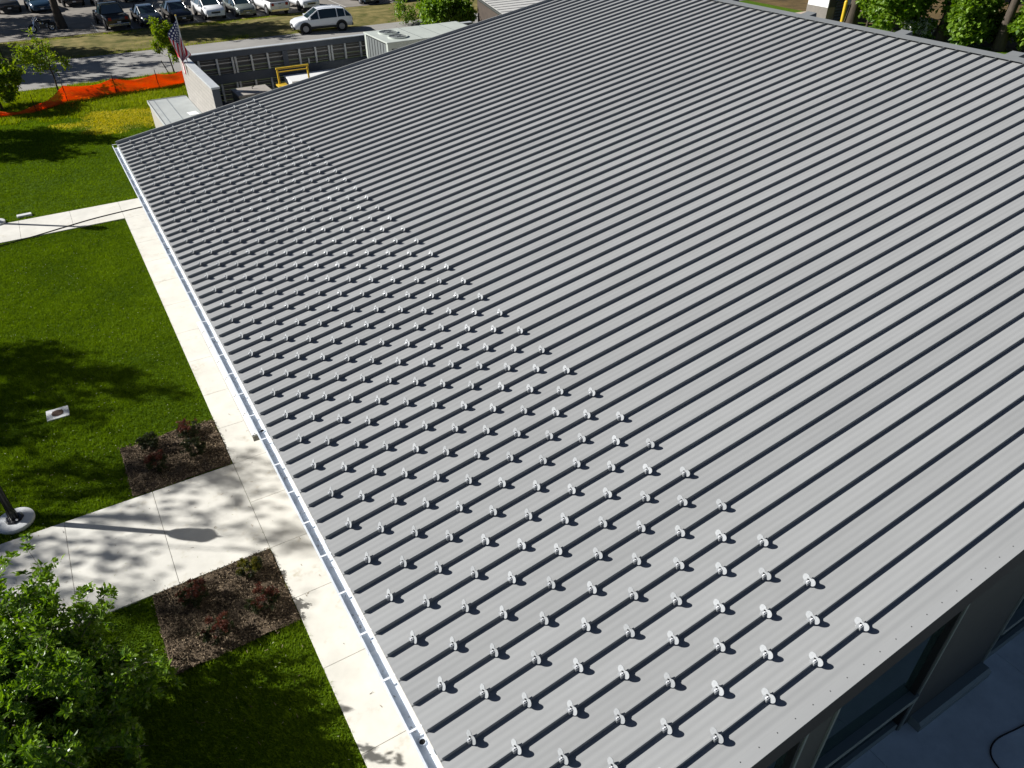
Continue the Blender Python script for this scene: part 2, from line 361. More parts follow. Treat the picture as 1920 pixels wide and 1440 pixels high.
# walls
wx0, wx1, wy0, wy1 = 0.72, 21.6, 0.62, 28.2
MB().add([(wx0,wy1,0),(wx1,wy1,0),(wx1,wy1,rz(wx1)-.28),(wx0,wy1,rz(wx0)-.28),(wx0,wy1-.2,0),(wx1,wy1-.2,0),(wx1,wy1-.2,rz(wx1)-.28),(wx0,wy1-.2,rz(wx0)-.28)],
         [(0,1,2,3),(7,6,5,4),(0,4,5,1),(1,5,6,2),(2,6,7,3),(3,7,4,0)]).build('wall', wallM, B)
box('wall', (wx0, wy0, 0), (wx0+.2, wy1-.2, rz(wx0)-.28), wallM, B)
box('wall', (wx1-.2, wy0, 0), (wx1, wy1-.2, rz(wx1-.2)-.28), wallM, B)
# roof deck (slab under the panels), local x up the slope, y along the eave, z out of the roof
roof = MB().box((0.02, 0.0, -0.24), (22.45, RL, -0.012)).build('roof', fasciaM, B)
roof.location = (0, 0, EZ); roof.rotation_euler = (0, -AL, 0)
# panel with soft striations
prof = []
NP = 20
for i in range(NP+1):
    y = PIT*i/NP; z = 0.0016*math.cos(2*math.pi*4*i/NP*1.0) if 1 < i < NP-1 else 0
    prof.append((y, z))
xs = [-0.03, 2, 5, 8, 11, 14, 17, 20, 22.62]
mb = MB(); vs = []
for x in xs:
    for (y, z) in prof: vs.append((x, y, z))
fs = []
for j in range(len(xs)-1):
    for i in range(NP): a = j*(NP+1)+i; fs.append((a, a+1, a+NP+2, a+NP+1))
mb.add(vs, fs)
# turned-down drip edge
k = len(mb.v); mb.v += [(-0.03, 0, -0.05), (-0.03, PIT, -0.05)]; mb.f.append((k, k+1, NP, 0)); mb.mi.append(0)
panel_me = mb.mesh('roof_panel', roofM, 30)
for s in range(NS):
    link('roof_panel', panel_me, roof, loc=(0, (NS-1-s)*PIT, 0.0004*(s % 2)))
mb = MB().prism([(-0.006, 0), (0.006, 0), (0.006, 0.054), (0.009, 0.056), (0.009, 0.066), (-0.006, 0.066), (-0.006, 0.056)], 0.0, 22.55, 'x')
# prism on 'x' uses (y,z) pairs: clip the seam end at the eave
seam_me = mb.mesh('seam', seamM)
for s in range(1, NS): link('seam', seam_me, roof, loc=(0, (NS-s)*PIT, 0))
# snow guards: two round lobes on a clamp that straddles the seam
def guard_mb(mb, ox=0, oy=0):
    # plate leaning up the slope: two round lobes joined by a web
    PH = R(34); hc = 0.082; ct, st_ = math.cos(PH), math.sin(PH)
    def plate(poly, t0, t1):
        n = len(poly); vs = []
        for t in (t0, t1):
            for (y, q_) in poly: vs.append((ox+q_*st_+t*ct, oy+y, hc+q_*ct-t*st_))
        mb.add(vs, [tuple(range(n)), tuple(range(2*n-1, n-1, -1))]+[(i, (i+1) % n, n+(i+1) % n, n+i) for i in range(n)], 0)
    n = 18
    for sgn, dt in ((-1, 0), (1, .0004)):
        plate([(sgn*.050+.051*math.cos(2*math.pi*k/n), .051*math.sin(2*math.pi*k/n)) for k in range(n)], -.002+dt, .0025+dt)
    plate([(-.03, -.022), (.03, -.022), (.03, .034), (-.03, .034)], -.0032, .0036)
    # clamp block straddling the seam, with bolts
    mb.box((-0.066+ox, -0.031+oy, 0.0675), (0.004+ox, 0.031+oy, 0.085), 0)
    mb.box((-0.066+ox, -0.031+oy, 0.018), (0.004+ox, -0.0105+oy, 0.0672), 0)
    mb.box((-0.066+ox, 0.0105+oy, 0.018), (0.004+ox, 0.031+oy, 0.0672), 0)
    for dx in (-0.045, -0.022):
        mb.lathe([(0.010, 0.085), (0.010, 0.096), (0.006, 0.099)], 8, 1, (dx+ox, oy-0.010, 0))
        mb.lathe([(0.009, 0.0), (0.009, 0.011)], 6, 1, (dx+ox, oy+0.0312, 0.042), 'y')
    mb.lathe([(0.0085, 0.085), (0.008, 0.102)], 6, 2, (-0.012+ox, oy+.012, 0))
gmb = MB(); guard_mb(gmb); guard_me = gmb.mesh('snow_guard', [aluM, boltM, blackM])
spots = []
for s in range(1, NS):
    for r_ in range(1, 14):
        if (r_ % 2) == (s % 2): spots.append((0.416+(r_-1)*0.3933, (NS-s)*PIT))
cinv = cam.matrix_world.inverted()
def inview(x, y):
    p = Vector((x*ca, y, EZ+x*sa+.05)); c = cinv @ p
    if c.z > -.1: return False, 1e9
    f_ = 26.158/36
    return abs(c.x/-c.z*f_) < .5 and abs(c.y/-c.z*f_) < .375, -c.z
sp = []
for (x, y) in spots:
    v, d = inview(x, y); sp.append((not v, d, x, y))
sp.sort()
for (_, d, x, y) in sp[:300]: link('snow_guard', guard_me, roof, loc=(x+random.uniform(-.012, .012), y, 0)).rotation_euler = (0, random.uniform(-.04, .04), random.uniform(-.07, .07))
rest = MB()
for (_, d, x, y) in sp[300:]: guard_mb(rest, x, y)
o = rest.build('snow_guards', [aluM, boltM, blackM], roof); o['kind'] = 'stuff'
# trims
MB().prism([(RL-.001, -.16), (RL+.03, -.16), (RL+.03, .105), (RL-.008, .105), (RL-.008, .098), (RL-.001, .098)], -0.04, 22.44, 'x').build('rake_trim', mat('rake_trim_metal', (.30, .305, .30), .5, 0, .1, var=.05), roof)
MB().prism([(-.045, -.013), (-.001, -.013), (-.001, .0025), (.10, .0025), (.10, .005), (-.045, .005)], -0.04, 22.44, 'x').build('rake_edge', roofM, roof)
MB().prism([(-.047, -.40), (-.035, -.40), (-.035, -.0135), (-.047, -.0135)], -0.04, 22.44, 'x').build('rake_fascia', fasciaM, roof)
MB().prism([(-.0345, -.36), (.28, -.36), (.28, -.242), (-.0345, -.242)], -0.04, 22.44, 'x').build('soffit_strip', fasciaM, roof)
mb = MB()
for i in range(78): mb.lathe([(.0075, .0052), (.0075, .009), (.004, .011)], 8, 0, (0.25+i*.283, .0625, 0))
o = mb.build('screws', mat('screw_head', (.09, .09, .09), .5, .5), roof)
MB().prism([(22.46, .0645), (22.72, .0655), (22.72, -.22), (22.75, -.22), (22.75, .078), (22.45, .078), (22.45, .0645)], -0.05, RL+.075, 'y').build('ridge_cap', trimM, roof)
MB().prism([(22.56, -.01), (22.60, -.01), (22.60, .064), (22.56, .064)], 0, RL, 'y').build('ridge_closure', trimM, roof)
box('high_fascia', (22.455, 0.0, -.3), (22.715, RL, -.013), trimM, roof)
for y in (17.65, 13.75, 10.05, 6.3, 21.5, 25.3):
    box('outrigger', (22.4, y-.2, -.20), (23.38, y+.2, -.022), trimM, roof, .008)
# gutter
gx0, gx1, gt, gb = -0.205, -0.034, -0.04, -0.130
mb = MB()
for (y0, y1) in ((-0.05, RL+.02),):
    P_ = [(gx1, gt+.01), (gx1-.004, gt+.01), (gx1-.004, gb), (gx0+.03, gb), (gx0, gt-.03), (gx0, gt), (gx0+.022, gt), (gx0+.022, gt-.003), (gx0+.004, gt-.004), (gx0+.004, gt-.028), (gx0+.032, gb+.004), (gx1-.008, gb+.004), (gx1-.008, gt+.01)]
    # build as a ribbon with thickness
    outer = [(gx1, gt+.012), (gx1, gb), (gx0+.03, gb), (gx0, gt-.035), (gx0, gt), (gx0+.024, gt)]
    inner = [(gx1-.004, gt+.012), (gx1-.004, gb+.004), (gx0+.032, gb+.004), (gx0+.005, gt-.035), (gx0+.005, gt-.004), (gx0+.024, gt-.004)]
    vs = []
    for yy in (y0, y1):
        for p in outer+inner: vs.append((p[0], yy, p[1]))
    n = len(outer); fs = []
    for i in range(n-1):
        fs.append((i, i+1, i+1+2*n, i+2*n)); fs.append((n+i+1, n+i, 3*n+i, 3*n+i+1))
    fs += [(0, n, 3*n, 2*n), (n-1, 2*n-1, 4*n-1, 3*n-1)]
    for base in (0, 2*n):
        for i in range(n-1): fs.append((base+i, base+i+1, base+n+i+1, base+n+i))
    mb.add(vs, fs)
gut = mb.build('gutter', gutM, B); gut.location = (0, 0, EZ)
hm = MB().box((gx0+.002, -.016, gt+.001), (gx1+.04, .016, gt+.004)).add([(gx1+.0, -.016, gt+.0045), (gx1+.05, -.009, gt+.035), (gx1+.05, .009, gt+.035), (gx1, .016, gt+.0045)], [(0,1,2,3)]).mesh('gutter_hanger', strapM)
for i in range(35): link('gutter_hanger', hm, gut, loc=(0, 2.574-1.6256+i*.8128, 0))
jm = MB().box((gx0-.002, -.03, gt-.05), (gx0+.0045, .03, gt+.0015)).box((gx0+.03, -.03, gb+.0041), (gx1-.005, .03, gb+.0065)).mesh('gutter_joint', strapM)
for y in (3.9, 7.0, 10.1, 13.2, 16.3, 19.4, 22.5, 25.6): link('gutter_joint', jm, gut, loc=(0, y, 0))
_n = 260; _p = np.stack([rng.uniform(gx0+.04, gx1-.012, _n), rng.uniform(0, RL, _n), np.full(_n, gb+.008)], 1); _a = rng.uniform(0, 6.28, _n)
_d = np.stack([np.cos(_a), np.sin(_a), rng.uniform(0, .4, _n)], 1)*rng.uniform(.012, .05, _n)[:, None]; _s = np.stack([-np.sin(_a), np.cos(_a), np.zeros(_n)], 1)*.005
link('gutter_debris', tri_mesh('gutter_debris', np.stack([_p-_s, _p+_s, _p+_d+_s*.4, _p+_d-_s*.4], 1), chipM, rng.random(_n), 4), gut)['kind'] = 'stuff'
om = MB()
om.lathe([(.046, 0), (.046, .02), (.040, .02), (.040, .006)], 18, 0, cap=False)
om.lathe([(.0395, .005), (.0395, .0055)], 18, 1)  # black disc, its colour stands in for the darkness inside the hole
om = om.mesh('gutter_outlet', [gutM, blackM], True)
for y in (2.42, 9.42, 18.58, 25.6): link('gutter_outlet', om, gut, loc=(-.092, y, gb+.0042))
for y in (2.42, 9.42, 18.58, 25.6): MB().tube([(-.092, y, gb), (-.092, y, -.42), (.55, y, -.75), (.62, y, -.95), (.62, y, -3.95)], .04, 10).build('downspout', gutM, gut)
# entry canopy slab below the gutter
can = MB().box((-0.14, 10.69, 2.72), (0.71, 15.98, 2.86)).build('canopy', wallM, B, bevel=.004)
box('canopy_cap', (-.15, 10.68, 2.861), (.70, 15.99, 2.90), paintWM, can)
mb = MB()
for y in np.arange(10.8, 15.9, .78):
    for dx in (-.125, -.085): mb.lathe([(.008, 2.9), (.008, 2.907)], 6, 0, (dx, y+dx, 0))
mb.build('cap_screws', MATS['screw_head'], can)
# near facade: piers and glazed bays in the plane of the near wall
FY = 0.30
piers = [(0.72, 1.5), (4.55, 5.2), (7.85, 10.3), (12.95, 15.4), (18.05, 20.5)]
wins = [(1.5, 4.55), (5.2, 7.85), (10.3, 12.95), (15.4, 18.05)]
for (a, b_) in piers:
    MB().add([(a,FY,0),(b_,FY,0),(b_,FY,rz(b_)-.33),(a,FY,rz(a)-.33),(a,FY+.3,0),(b_,FY+.3,0),(b_,FY+.3,rz(b_)-.33),(a,FY+.3,rz(a)-.33)],
             [(0,1,2,3),(7,6,5,4),(0,4,5,1),(1,5,6,2),(2,6,7,3),(3,7,4,0)]).build('pier', graywallM, B)
    MB().box((a-.0, FY-.03, .06), (a+.05, FY-.001, rz(a)-.36)).box((b_-.05, FY-.03, .06), (b_, FY-.001, rz(b_)-.36)).build('pier_trim', sillM, B)
for (a, b_) in wins:
    wn = MB().box((a, FY+.02, .0), (b_, FY+.14, .26)).build('window', sillM, B)
    box('sill_rail', (a, FY-.05, 1.06), (b_, FY+.14, 1.20), sillM, wn)
    box('jamb', (a, FY+.06, .26), (a+.06, FY+.13, rz(a)-.34), frameM, wn); box('jamb', (b_-.07, FY-.01, .26), (b_, FY+.13, rz(b_)-.34), frameM, wn)
    MB().box((a+.06, FY+.09, .261), (b_-.071, FY+.11, 1.059)).build('pane', glassM, wn)
    MB().add([(a+.06,FY+.09,1.201),(b_-.071,FY+.09,1.201),(b_-.071,FY+.09,rz(b_)-.34),(a+.06,FY+.09,rz(a)-.34),(a+.06,FY+.11,1.201),(b_-.071,FY+.11,1.201),(b_-.071,FY+.11,rz(b_)-.34),(a+.06,FY+.11,rz(a)-.34)],
             [(0,1,2,3),(7,6,5,4),(0,4,5,1),(1,5,6,2),(2,6,7,3),(3,7,4,0)]).build('pane', glassM, wn)
    0 and box('mullion', ((a+b_)/2-.02, FY+.07, 1.202), ((a+b_)/2+.02, FY+.0895, rz((a+b_)/2)-.34), frameM, wn)
    MB().tube([(b_-.45, FY+.085, .66), (b_-.3, FY+.085, .66)], .05, 8).build('vent_cap', frameM, wn)
for (a, b_) in piers[2:]:
    MB().prism([(FY-.22, .021), (FY-.001, .021), (FY-.001, .24), (FY-.16, .24), (FY-.22, .19)], a+.3, b_-.05, 'x').build('base_curb', sillM, B)

# hoses
def hose(name, label, pts, r_, m):
    o = MB().tube(pts, r_, 6).build(name, m, smooth=True); return tag(o, label, 'hose')
def curve(pts, n=12):
    out = []
    P = [Vector(p) for p in pts]; P = [P[0]*2-P[1]]+P+[P[-1]*2-P[-2]]
    for i in range(1, len(P)-2):
        for k in range(n):
            t = k/n; a, b_, c, d = P[i-1], P[i], P[i+1], P[i+2]
            out.append(0.5*((2*b_)+(c-a)*t+(2*a-5*b_+4*c-d)*t*t+(3*b_-a-3*c+d)*t**3))
    out.append(P[-2]); return out
hose('black_hose', 'thin black hose lying along the far cross walk edge', curve([(-7, 31.2, .03), (-5.1, 31.40, .03), (-4, 31.63, .04), (-2.8, 31.97, .045), (-1.5, 32.32, .045), (0.3, 32.56, .045), (.68, 32.5, .045)]), .022, blackM)
hose('patio_cable', 'black cable looping over the shaded patio near the glazed wall', curve([(13, -.9, .035), (10.3, -.85, .035), (9.1, -.72, .035), (8.75, -1.1, .035), (9.0, -1.9, .035), (10.2, -2.4, .035)]), .014, blackM)

# ------------------------------------------------------------------ trees and plants
def leaves(pos, direc, L, W, up=0.5, fold=0.35):
    """folded leaf blades at pos growing along direc (n,3); two quads-as-tris per leaf"""
    n = len(pos); d = direc/np.linalg.norm(direc, axis=1)[:, None]
    ref = np.tile(np.array([0, 0, 1.0]), (n, 1))+rng.normal(0, up, (n, 3))
    s = np.cross(d, ref); s /= (np.linalg.norm(s, axis=1)[:, None]+1e-9); nn = np.cross(s, d)
    L = L[:, None]; W = W[:, None]
    tip = pos+d*L-nn*L*.12; mid = d*L*.58
    a = pos+mid+s*W+nn*W*fold; b = pos+mid-s*W+nn*W*fold
    return np.concatenate([np.stack([pos, a, tip], 1), np.stack([pos, tip, b], 1)])
def branch_tree(seed, base, height, trunk_r, crown_c, crown_r, nlimb, nsub, ntwig, trunk_top=0.8, lean=(0, 0), rmin=.62):
    """returns trunk/limb MB and arrays of twig tips and their directions"""
    rg = np.random.default_rng(seed); mb = MB(); tips = []; dirs = []
    base = np.array(base, float); cc = np.array(crown_c, float); cr = np.array(crown_r, float)
    top = np.array([cc[0]*.6+base[0]*.4+lean[0], cc[1]*.6+base[1]*.4+lean[1], base[2]+height*trunk_top])
    nseg = 7; pts = []
    for i in range(nseg+1):
        t = i/nseg; p = base*(1-t)+top*t+np.array([rg.normal(0, .02*height*t), rg.normal(0, .02*height*t), 0]); pts.append(p)
    rad = [trunk_r*(1.35 if i == 0 else 1)*(1-.75*i/nseg) for i in range(nseg+1)]
    mb.tube([Vector(p) for p in pts], rad, 9)
    for i in range(nlimb):
        # target on a lumpy ellipsoid
        th = rg.uniform(0, 2*np.pi); ph = np.arccos(rg.uniform(-.75, 1))
        dirn = np.array([np.sin(ph)*np.cos(th), np.sin(ph)*np.sin(th), np.cos(ph)])
        tgt = cc+dirn*cr*rg.uniform(rmin, 1.08 if rmin > .5 else 1.13)
        hgt = np.clip((tgt[2]-base[2])/height*.75, .25, .97); k = hgt*nseg; k0 = int(min(k, nseg-1)); st = pts[k0]*(1-(k-k0))+pts[k0+1]*(k-k0)
        midp = st*.45+tgt*.55+np.array([0, 0, -.06*height])+rg.normal(0, .03*height, 3)
        r0 = trunk_r*rg.uniform(.22, .36)
        q = [st, st*.6+midp*.4+rg.normal(0, .01*height, 3), midp, tgt]
        mb.tube([Vector(p) for p in q], [r0, r0*.75, r0*.5, r0*.14], 5, cap=False)
        for j in range(nsub):
            t = rg.uniform(.35, 1); a = (midp*(1-(t-.3)/.7)+tgt*(t-.3)/.7) if t > .3 else midp
            dv = (tgt-midp); dv = dv/np.linalg.norm(dv)+rg.normal(0, .65, 3); dv /= np.linalg.norm(dv)
            ln = rg.uniform(.10, .26)*float(np.mean(cr)); e = a+dv*ln
            mb.tube([Vector(a), Vector((a+e)/2+rg.normal(0, .02, 3)*ln), Vector(e)], [r0*.22, r0*.15, r0*.06], 3, cap=False)
            for kk in range(ntwig):
                tt = rg.uniform(.25, 1.1); p = a+(e-a)*tt+rg.normal(0, .16, 3)*ln
                tips.append(p); dd = dv*.6+rg.normal(0, .6, 3)+np.array([0, 0, .35])+ (p-cc)/np.linalg.norm(cr)*.6; dirs.append(dd/np.linalg.norm(dd))
    return mb, np.array(tips), np.array(dirs)
def rosettes(tips, dirs, per, L, W, spread=1.0, jit=0.0):
    n = len(tips); pos = np.repeat(tips, per, 0); d = np.repeat(dirs, per, 0)
    a = rng.normal(0, 1, (n*per, 3)); a -= d*np.sum(a*d, 1)[:, None]; a /= np.linalg.norm(a, axis=1)[:, None]+1e-9
    dd = d*rng.uniform(.15, .9, n*per)[:, None]+a*spread
    pos = pos+rng.normal(0, jit, pos.shape)
    return leaves(pos, dd, L*rng.uniform(.6, 1.2, n*per), W*rng.uniform(.7, 1.2, n*per))
def tree(name, label, base, height, trunk_r, crown_c, crown_r, nlimb, nsub, ntwig, per, L, W, m, bark, seed, group=None, jit=.05, cat='tree', tt=.8, spread=1.0, rmin=.62):
    t = empty(name, base, 0, label, cat, group)
    b0 = (0, 0, 0); cc = tuple(crown_c[i]-base[i] for i in range(3))
    mb, tips, dirs = branch_tree(seed, b0, height, trunk_r, cc, crown_r, nlimb, nsub, ntwig, tt, rmin=rmin)
    mb.build('trunk', bark, t, smooth=60)
    co = rosettes(tips, dirs, per, L, W, spread, jit)
    n2 = len(co)//2; r_ = np.clip(rng.normal(.5, .25, n2), 0, 1)
    link('crown', tri_mesh('crown', co, m, np.concatenate([r_, r_]), 3), t)
    return t
glossM = leafmat('broad_leaf', (0.05, 0.115, 0.007), (0.22, 0.335, 0.038), .40, .36, .5)
youngM = leafmat('young_tree_leaf', (0.075, 0.14, 0.010), (0.27, 0.33, 0.035), .45, .5, .3)
oakM = leafmat('tall_tree_leaf', (0.025, 0.05, 0.010), (0.07, 0.11, 0.02), .3, .5, .3)
brightM = leafmat('bright_shrub_leaf', (0.07, 0.15, 0.010), (0.22, 0.33, 0.035), .35, .45, .35)

# broad-leaved tree in the lower left foreground
tree('broadleaf_tree', 'leafy green broadleaf tree in the near lawn beside the paved cross walk', (-5.3, 7.5, -.02), 3.3, .10, (-5.2, 7.5, 1.75), (2.05, 2.6, 1.5), 170, 8, 3, 15, .125, .030, glossM, palebarkM, 11, jit=.03, rmin=.35)
# trees along the fence
tree('young_tree', 'small thin young tree with sparse branches beside the road, trunk behind orange fence', (-1.03, 55.75, 0), 3.9, .055, (-1.0, 55.8, 2.5), (1.8, 1.1, 1.5), 12, 5, 5, 5, .22, .05, youngM, barkM, 5, 'young roadside trees', .12)
tree('young_tree', 'small round young tree left of the flag at the fence end', (6.31, 56.6, 0), 3.4, .05, (6.2, 56.6, 2.2), (1.15, 1.1, 1.2), 15, 6, 6, 6, .22, .06, youngM, barkM, 8, 'young roadside trees', .1)
tree('young_tree', 'bushy green tree at the left picture edge behind the orange fence', (-4.3, 53.0, 0), 4.4, .07, (-4.4, 53.0, 1.75), (1.9, 1.5, 1.5), 26, 7, 7, 6, .24, .065, youngM, barkM, 9, 'young roadside trees', .12)
# tall lot trees: trunks show, crowns stand above the picture
def tall(label, x, y, h, r_, seed, cr=5.0, grp='tall shade trees', lean=0):
    return tree('shade_tree', label, (x, y, 0), h, r_, (x+lean, y, h*.68), (cr, cr, h*.27), 26, 7, 6, 5, .55, .19, oakM, barkM, seed, grp, .42, tt=.85)
tall('tall shade tree with bare pale trunk beside the parked motorcycle', 1.15, 78.6, 13.5, .34, 21, 4.4)
tall('tall shade tree whose thick trunk stands behind the rooftop air unit', 29.2, 63.6, 16, .42, 22, 4.6)
tall('tall shade tree with thick grey trunk behind the yellow bollard', 59.9, 43.2, 15, .46, 23, 5)
tall('slender pale leaning woodland tree on bare brown soil at right', 64.7, 32.8, 13, .2, 25, 3.6)
tall('stout ivy clad woodland trunk standing on grass near the roof ridge', 60.9, 30.6, 16, .36, 26, 4.5)
tall('dark woodland trunk with white blossom at its foot', 60.4, 35.1, 15, .38, 27, 4)
LTL = ['behind the dark corner pickup', 'above the blue shaded sedan', 'above the shaded back row', 'behind the white pickup', 'left of the bushy roadside tree', 'beyond the left picture edge', 'above the verge', 'above the shaded grey car']
LT = [(-15, 92, 18, 31), (-3, 101, 19, 32), (10, 104, 18, 33), (21, 99, 18, 34), (-13.2, 72.6, 14, 35), (-21, 80, 17, 36), (31, 86, 17, 37), (41, 80, 16, 38)]
for i, (x, y, h, sd) in enumerate(LT): tall('tall shade tree of the parking lot standing '+LTL[i], x, y, h, .34, sd, 6.0, 'parking lot shade trees')
WL = ['straight beyond the bollard', 'deepest behind the ivy clad trunk', 'behind the grey outbuilding', 'at the right picture edge', 'far behind the blossom shrub', 'left of the outbuilding']
for i, (x, y, h, sd) in enumerate([(80, 46, 17, 51), (84, 33, 18, 52), (74, 52, 17, 53), (72, 29, 16, 54), (90, 41, 18, 55), (82, 60, 17, 56)]): tall('tall dark woodland tree beyond the roof ridge, '+WL[i], x, y, h, .36, sd, 5.0, 'background woodland trees')
# trees left of the picture that shade the lawn and the walk
tree('lawn_tree', 'tall open crowned lawn tree left of the picture that dapples the paved cross walk', (-17.6, 23.2, 0), 15, .26, (-17.4, 23.3, 12.4), (3.7, 3.2, 2.2), 22, 5, 4, 4, .26, .09, oakM, barkM, 61, 'lawn shade trees', .22)
tree('lawn_tree', 'lawn tree left of the picture that shades the lawn by the drain inlet', (-17.4, 29.2, 0), 12, .24, (-17.2, 29.1, 10.0), (2.5, 2.7, 1.9), 22, 6, 5, 5, .26, .09, oakM, barkM, 62, 'lawn shade trees', .2)
tree('lawn_tree', 'lawn tree left of the picture that shades the far lawn', (-12.5, 51.2, 0), 9, .22, (-12.0, 51.2, 6.8), (3.0, 3.2, 2.0), 26, 7, 7, 5, .30, .10, oakM, barkM, 63, 'lawn shade trees', .22)
# hedge-like shrubs beyond the ridge
def bush(label, x, y, h, rx, ry, seed, m=None, n=(26, 7, 8), L=.42, W=.15, grp='broadleaf shrubs beyond the roof'):
    return tree('shrub_tree', label, (x, y, 0), h, .09, (x, y, h*.55), (rx, ry, h*.46), n[0], n[1], n[2], 5, L, W, m or brightM, barkM, seed, grp, .22, 'shrub')
bush('bright green leafy shrub right of the grey tree trunk beyond the ridge', 58.6, 38.2, 5.6, 2.5, 2.2, 71, None, (34, 7, 8))
bush('bright green leafy shrub between two dark woodland trunks', 61.6, 34.0, 4.4, 2.1, 1.5, 72, None, (30, 7, 8))
bush('tall green shrub beside the grey outbuilding door', 60.0, 41.6, 5.6, 1.5, 1.3, 73)
bush('green shrub at the right picture edge beyond the ridge', 62.2, 28.9, 4.2, 1.9, 1.6, 74)
bush('dense green shrub left of the ivy clad trunk', 60.2, 32.6, 3.4, 1.5, 1.1, 78)
bush('low yellow green bush on the bare soil beside the ivy trunk', 62.8, 32.2, 1.9, 1.1, .8, 75, youngM, (14, 6, 6), .25, .09)
bush('bright green tree crown beside the pale metal roofed outbuilding', 28.6, 58.6, 3.7, 2.3, 1.6, 76, brightM, (30, 7, 8), .34, .12)
bush('thin leafy sapling left of the thick trunk by the road', 27.4, 64.4, 1.9, 1.5, .8, 77, brightM, (8, 4, 4), .22, .08)
# shrubs in the mulch beds
redM = leafmat('red_new_growth', (0.045, 0.018, 0.010), (0.17, 0.05, 0.03), .25, .5, .3)
darkshM = leafmat('dark_shrub_leaf', (0.012, 0.022, 0.006), (0.05, 0.06, 0.014), .2, .5, .3)
yelshM = leafmat('yellow_shrub_leaf', (0.05, 0.06, 0.006), (0.17, 0.15, 0.015), .25, .5, .3)
def shrub(label, x, y, s, seed, tipm, grp):
    s *= 1.1; t = empty('shrub', (x, y, .03), random.uniform(0, 6), label, 'shrub', grp)
    mb, tips, dirs = branch_tree(seed, (0, 0, 0), .42*s, .012, (0, 0, .22*s), (.25*s, .25*s, .19*s), 34, 4, 5)
    mb.build('stem', barkM, t)
    hi = tips[:, 2] > np.quantile(tips[:, 2], .66)
    for nm, sel, m in (('foliage', ~hi, darkshM), ('new_growth', hi, tipm)):
        co = rosettes(tips[sel], dirs[sel], 5, .05, .009, 1.0, .012); n2 = len(co)//2; r_ = rng.random(n2)
        link(nm, tri_mesh(nm, co, m, np.concatenate([r_, r_]), 3), t)
g1 = 'dwarf shrubs in the mulch bed beyond the cross walk'; g2 = 'dwarf shrubs in the mulch bed before the cross walk'
shrub('reddish dwarf shrub nearest the walkway corner in the far mulch bed', -1.15, 15.33, 1.15, 81, redM, g1)
shrub('brownish dwarf shrub at the lawn side of the far mulch bed', -2.15, 15.28, 1.05, 82, darkshM, g1)
shrub('red tipped dwarf shrub at the cross walk side of the far mulch bed, lawn side', -2.1, 14.35, 1.05, 83, redM, g1)
shrub('dark dwarf shrub at the cross walk side of the far mulch bed, walkway side', -1.2, 14.45, 1.05, 84, darkshM, g1)
shrub('yellow green dwarf shrub in the near mulch bed close to the walkway', -1.0, 9.75, .95, 85, yelshM, g2)
shrub('red topped dwarf shrub at the cross walk edge of the near mulch bed', -2.2, 9.65, 1.1, 86, redM, g2)
shrub('red tipped dark dwarf shrub in the near mulch bed, walkway side near the lawn', -1.0, 8.75, 1.15, 87, redM, g2)
shrub('bright red tipped dwarf shrub in the near mulch bed under the tree', -2.0, 8.5, 1.15, 88, redM, g2)

# ------------------------------------------------------------------ lamps and lawn fittings
lensM = mat('lamp_lens', (.75, .75, .72), .3, 0, .5)
footM = mat('lamp_footing_concrete', (.55, .56, .56), .85, var=.08, vscale=6, bump=.1)
def lamp(x, y, label):
    t = empty('lamp_post', (x, y, 0), 0, label, 'lamp', 'black lamp posts along the lawn')
    MB().lathe([(.40, -.03), (.41, .06), (.40, .085), (.36, .10), (.001, .105)], 32).build('footing', footM, t, smooth=35)
    base = MB().lathe([(.20, .106), (.20, .13), (.17, .15)], 8).build('base_plate', lampM, t)
    for k in range(4):
        a = k*math.pi/2+.4; MB().lathe([(.022, .15), (.022, .19), (.012, .20)], 6, 0, (.165*math.cos(a), .165*math.sin(a), 0)).build('anchor_bolt', boltM, base)
    prof = []
    mb = MB(); n = 24
    for (z, r0) in ((.15, .105), (.34, .10), (.40, .083), (2.45, .065), (2.5, .085)):
        prof.append((z, r0))
    vs = []; fs = []
    for (z, r0) in prof:
        for k in range(n): rr = r0*(1-.10*(k % 2)); a = 2*math.pi*k/n; vs.append((rr*math.cos(a), rr*math.sin(a), z))
    for i in range(len(prof)-1):
        for k in range(n): fs.append((i*n+k, i*n+(k+1) % n, (i+1)*n+(k+1) % n, (i+1)*n+k))
    mb.add(vs, fs); mb.build('post', lampM, t)
    hd = MB().lathe([(.09, 2.5), (.14, 2.56), (.19, 2.72), (.20, 2.9), (.15, 3.0)], 20).build('lantern', lensM, t, smooth=True)
    MB().lathe([(.16, 3.0), (.215, 3.01), (.20, 3.06), (.10, 3.16), (.03, 3.2), (.02, 3.28), (.002, 3.3)], 20).build('lantern_cap', lampM, hd, smooth=True)
lamp(-5.32, 14.2, 'black fluted lamp post on round concrete footing beside the near cross walk')
lamp(-5.22, 34.0, 'black lamp post on concrete footing beside the far cross walk')
t = empty('drain_inlet', (-4.11, 18.24, 0), 0, 'square white concrete lawn drain with round rusty grate', 'drain')
MB().box((-.28, -.26, -.05), (.28, .26, .035)).build('concrete_collar', footM, t, bevel=.01)
MB().lathe([(.15, .036), (.15, .045), (.13, .05)], 24).build('grate_ring', mat('rusty_iron', (.11, .07, .05), .8, .2, var=.3, vscale=20), t)
for k in range(5): box('grate_bar', (-.125, -.10+k*.05-.008, .046), (.125, -.10+k*.05+.008, .056), MATS['rusty_iron'], t)
t = empty('concrete_marker', (-4.1, 34.3, 0), R(2), 'white concrete block lying in the far lawn beside the cross walk', 'block')
MB().box((-.28, -.12, -.02), (.28, .12, .075)).build('block', footM, t, bevel=.02); MB().box((-.285, -.125, -.02), (.285, .125, .03)).build('chipped_edge', concM, t, bevel=.012)

